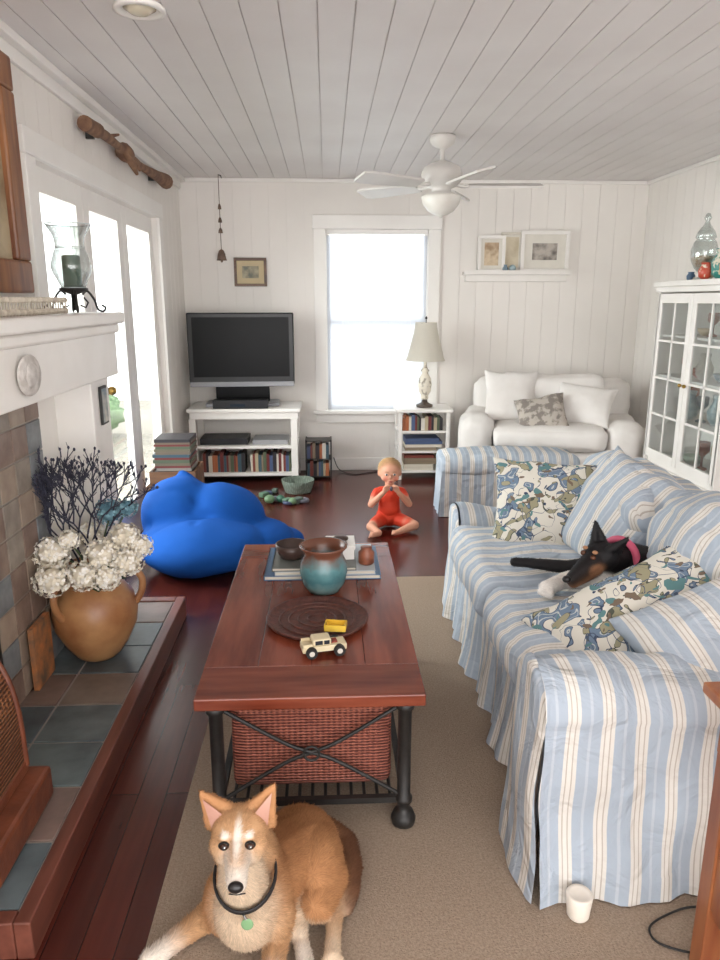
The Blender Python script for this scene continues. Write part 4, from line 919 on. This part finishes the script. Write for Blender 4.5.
for sg,tip in ears:
    t=Vector(tip); b1=Vector((hx+sg*.028,1.296,.422)); b2=Vector((hx+sg*.062,1.294,.398)); o=Vector((0,-.003,0)); c=(b1+b2+t)/3
    m.add([b1+o,b2+o,t*.8+c*.2+Vector((0,-.010,0)),c+Vector((0,-.013,0))],[(0,1,3),(1,2,3),(2,0,3)],pk,None,True)
m.build(E)
m=MB('collar'); cm=P('collar_black','#1c1a1c',.5); Mx=TRM((-.194,1.325,.250),(1,0,0),(-.02,-.5,1))
for dz in (-.005,0,.005): m.tube([(.071*math.cos(k*pi/16),.084*math.sin(k*pi/16)-.004,dz) for k in range(32)],.0032,cm,6,Mx,closed=True)
m.tube([(-.19,1.238,.213),(-.185,1.236,.202)],.003,P('steel','#a8a8a8',.3,metal=1),6); m.ell((-.183,1.238,.187),(.014,.003,.016),P('tag_green','#7fa67a',.3)); m.build(E)

# ================================================================= BLACK DOG ON SOFA
E=empty('black_dog'); K='#1b191b'; Wt='#e6e1db'; Br='#946a4e'
SZ=.505; HC=Vector((.915,2.25,SZ+.135))
def h_(x,y,z): return tuple(HC+Vector((x,y,z)))
pr=[('c',(1.05,2.33,SZ+.07),.085,(1.14,2.16,SZ+.09),.085,K),('e',(1.03,2.33,SZ+.07),(.09,.09,.085),K),
 ('c',(1.03,2.32,SZ+.09),.075,h_(.025,.01,-.015),.055,K),
 ('e',h_(0,0,0),(.064,.056,.050),K),
 ('c',h_(-.035,-.022,-.008),.040,h_(-.122,-.078,-.045),.0235,K),('c',h_(-.035,-.028,-.027),.034,h_(-.116,-.078,-.060),.018,Br)]
for tip,b1,b2 in (((-.012,.045,.112),(-.02,.025,.035),(.02,.035,.035)),((.062,-.055,.085),(.012,-.035,.038),(.045,-.02,.03))):
    pr+=[('c',h_(*b1),.015,h_(*tip),.006,K),('c',h_(*b2),.016,h_(*tip),.006,K)]
pr+=[('c',(.97,2.37,SZ+.06),.038,(.87,2.43,SZ+.030),.027,K),('c',(.87,2.43,SZ+.030),.026,(.74,2.50,SZ+.024),.019,K),('c',(.74,2.50,SZ+.024),.019,(.695,2.52,SZ+.02),.018,K),
     ('e',(.93,2.27,SZ+.05),(.08,.06,.06),Wt),('c',(.92,2.30,SZ+.045),.045,(.81,2.30,SZ+.032),.030,Wt),('c',(.81,2.30,SZ+.032),.028,(.735,2.25,SZ+.026),.027,Wt)]
for k in range(4): pr.append(('c',(.722+.008*k,2.255-.011*k,SZ+.022),.011,(.710+.008*k,2.238-.011*k,SZ+.016),.0095,Wt))
bfm=colattr('black_dog_fur',.55,.4,170,.3,50)
kb=sculpt('body',pr,.0052,bfm,it=4,k=.004,patches=((h_(-.035,-.062,-.025),(.035,.025,.022),Br,.4),(h_(-.012,-.02,-.065),(.05,.05,.025),Wt,.4)),parent=E)
fur(kb,24000,lambda c:np.full(len(c),.010),.0016,(.8,.3,-.3),colattr('black_dog_hair',.6,0,200,.2,60,.3),E,'fur',lambda co,cl,no:(np.linalg.norm(co-np.array(h_(-.14,-.09,-.045)),axis=1)>.04)&(np.linalg.norm(co-np.array(h_(-.05,-.045,.017)),axis=1)>.02),lift=.15,jit=.15)
m=MB('face'); m.ell(h_(-.145,-.092,-.040),(.0145,.0135,.012),nb)
for c in ((-.046,-.047,.015),(-.064,-.004,.018)):
    m.ell(h_(*c),(.0095,.0095,.009),P('dog_eye2','#5a3522',.08)); m.ell(h_(c[0]+.005,c[1]-.001,c[2]+.019),(.009,.009,.006),pm('tan_brow','#a87a58'))
m.build(E)
m=MB('pink_collar'); Mx=TRM((.992,2.293,SZ+.105),(0,.3,1),(1,.6,-.25)); m.tube([(.074*math.cos(k*pi/12),.074*math.sin(k*pi/12),0) for k in range(24)],.013,P('pink_webbing','#cf5a78',.6),8,Mx,closed=True); m.build(E)

# ================================================================= LIGHT + CAMERA
wd_=bpy.data.worlds.new('World'); SC.world=wd_; wd_.use_nodes=True; bg=wd_.node_tree.nodes['Background']; bg.inputs[0].default_value=(1,.985,.975,1); bg.inputs[1].default_value=5.5
def area(name,loc,rot,sx_,sy_,e,col=(1,1,1)):
    l=bpy.data.lights.new(name,'AREA'); l.shape='RECTANGLE'; l.size=sx_; l.size_y=sy_; l.energy=e; l.color=col
    o=bpy.data.objects.new(name,l); COL.objects.link(o); o.location=loc; o.rotation_euler=[math.radians(a) for a in rot]; return o
area('daylight_window',(.43,6.75,1.35),(-90,0,0),1.1,1.7,34,(.96,.98,1))
area('daylight_doors',(-3.4,4.6,1.9),(0,-80,0),3.0,4.5,620,(1,.99,.98))
cam=bpy.data.cameras.new('camera'); co=bpy.data.objects.new('camera',cam); COL.objects.link(co)
cam.lens=27; cam.sensor_width=36; cam.clip_start=.05
co.location=(0,0,1.48); co.rotation_euler=(math.radians(90-14.04),0,math.radians(-2.6)); SC.camera=co
SC.view_settings.view_transform='Standard'
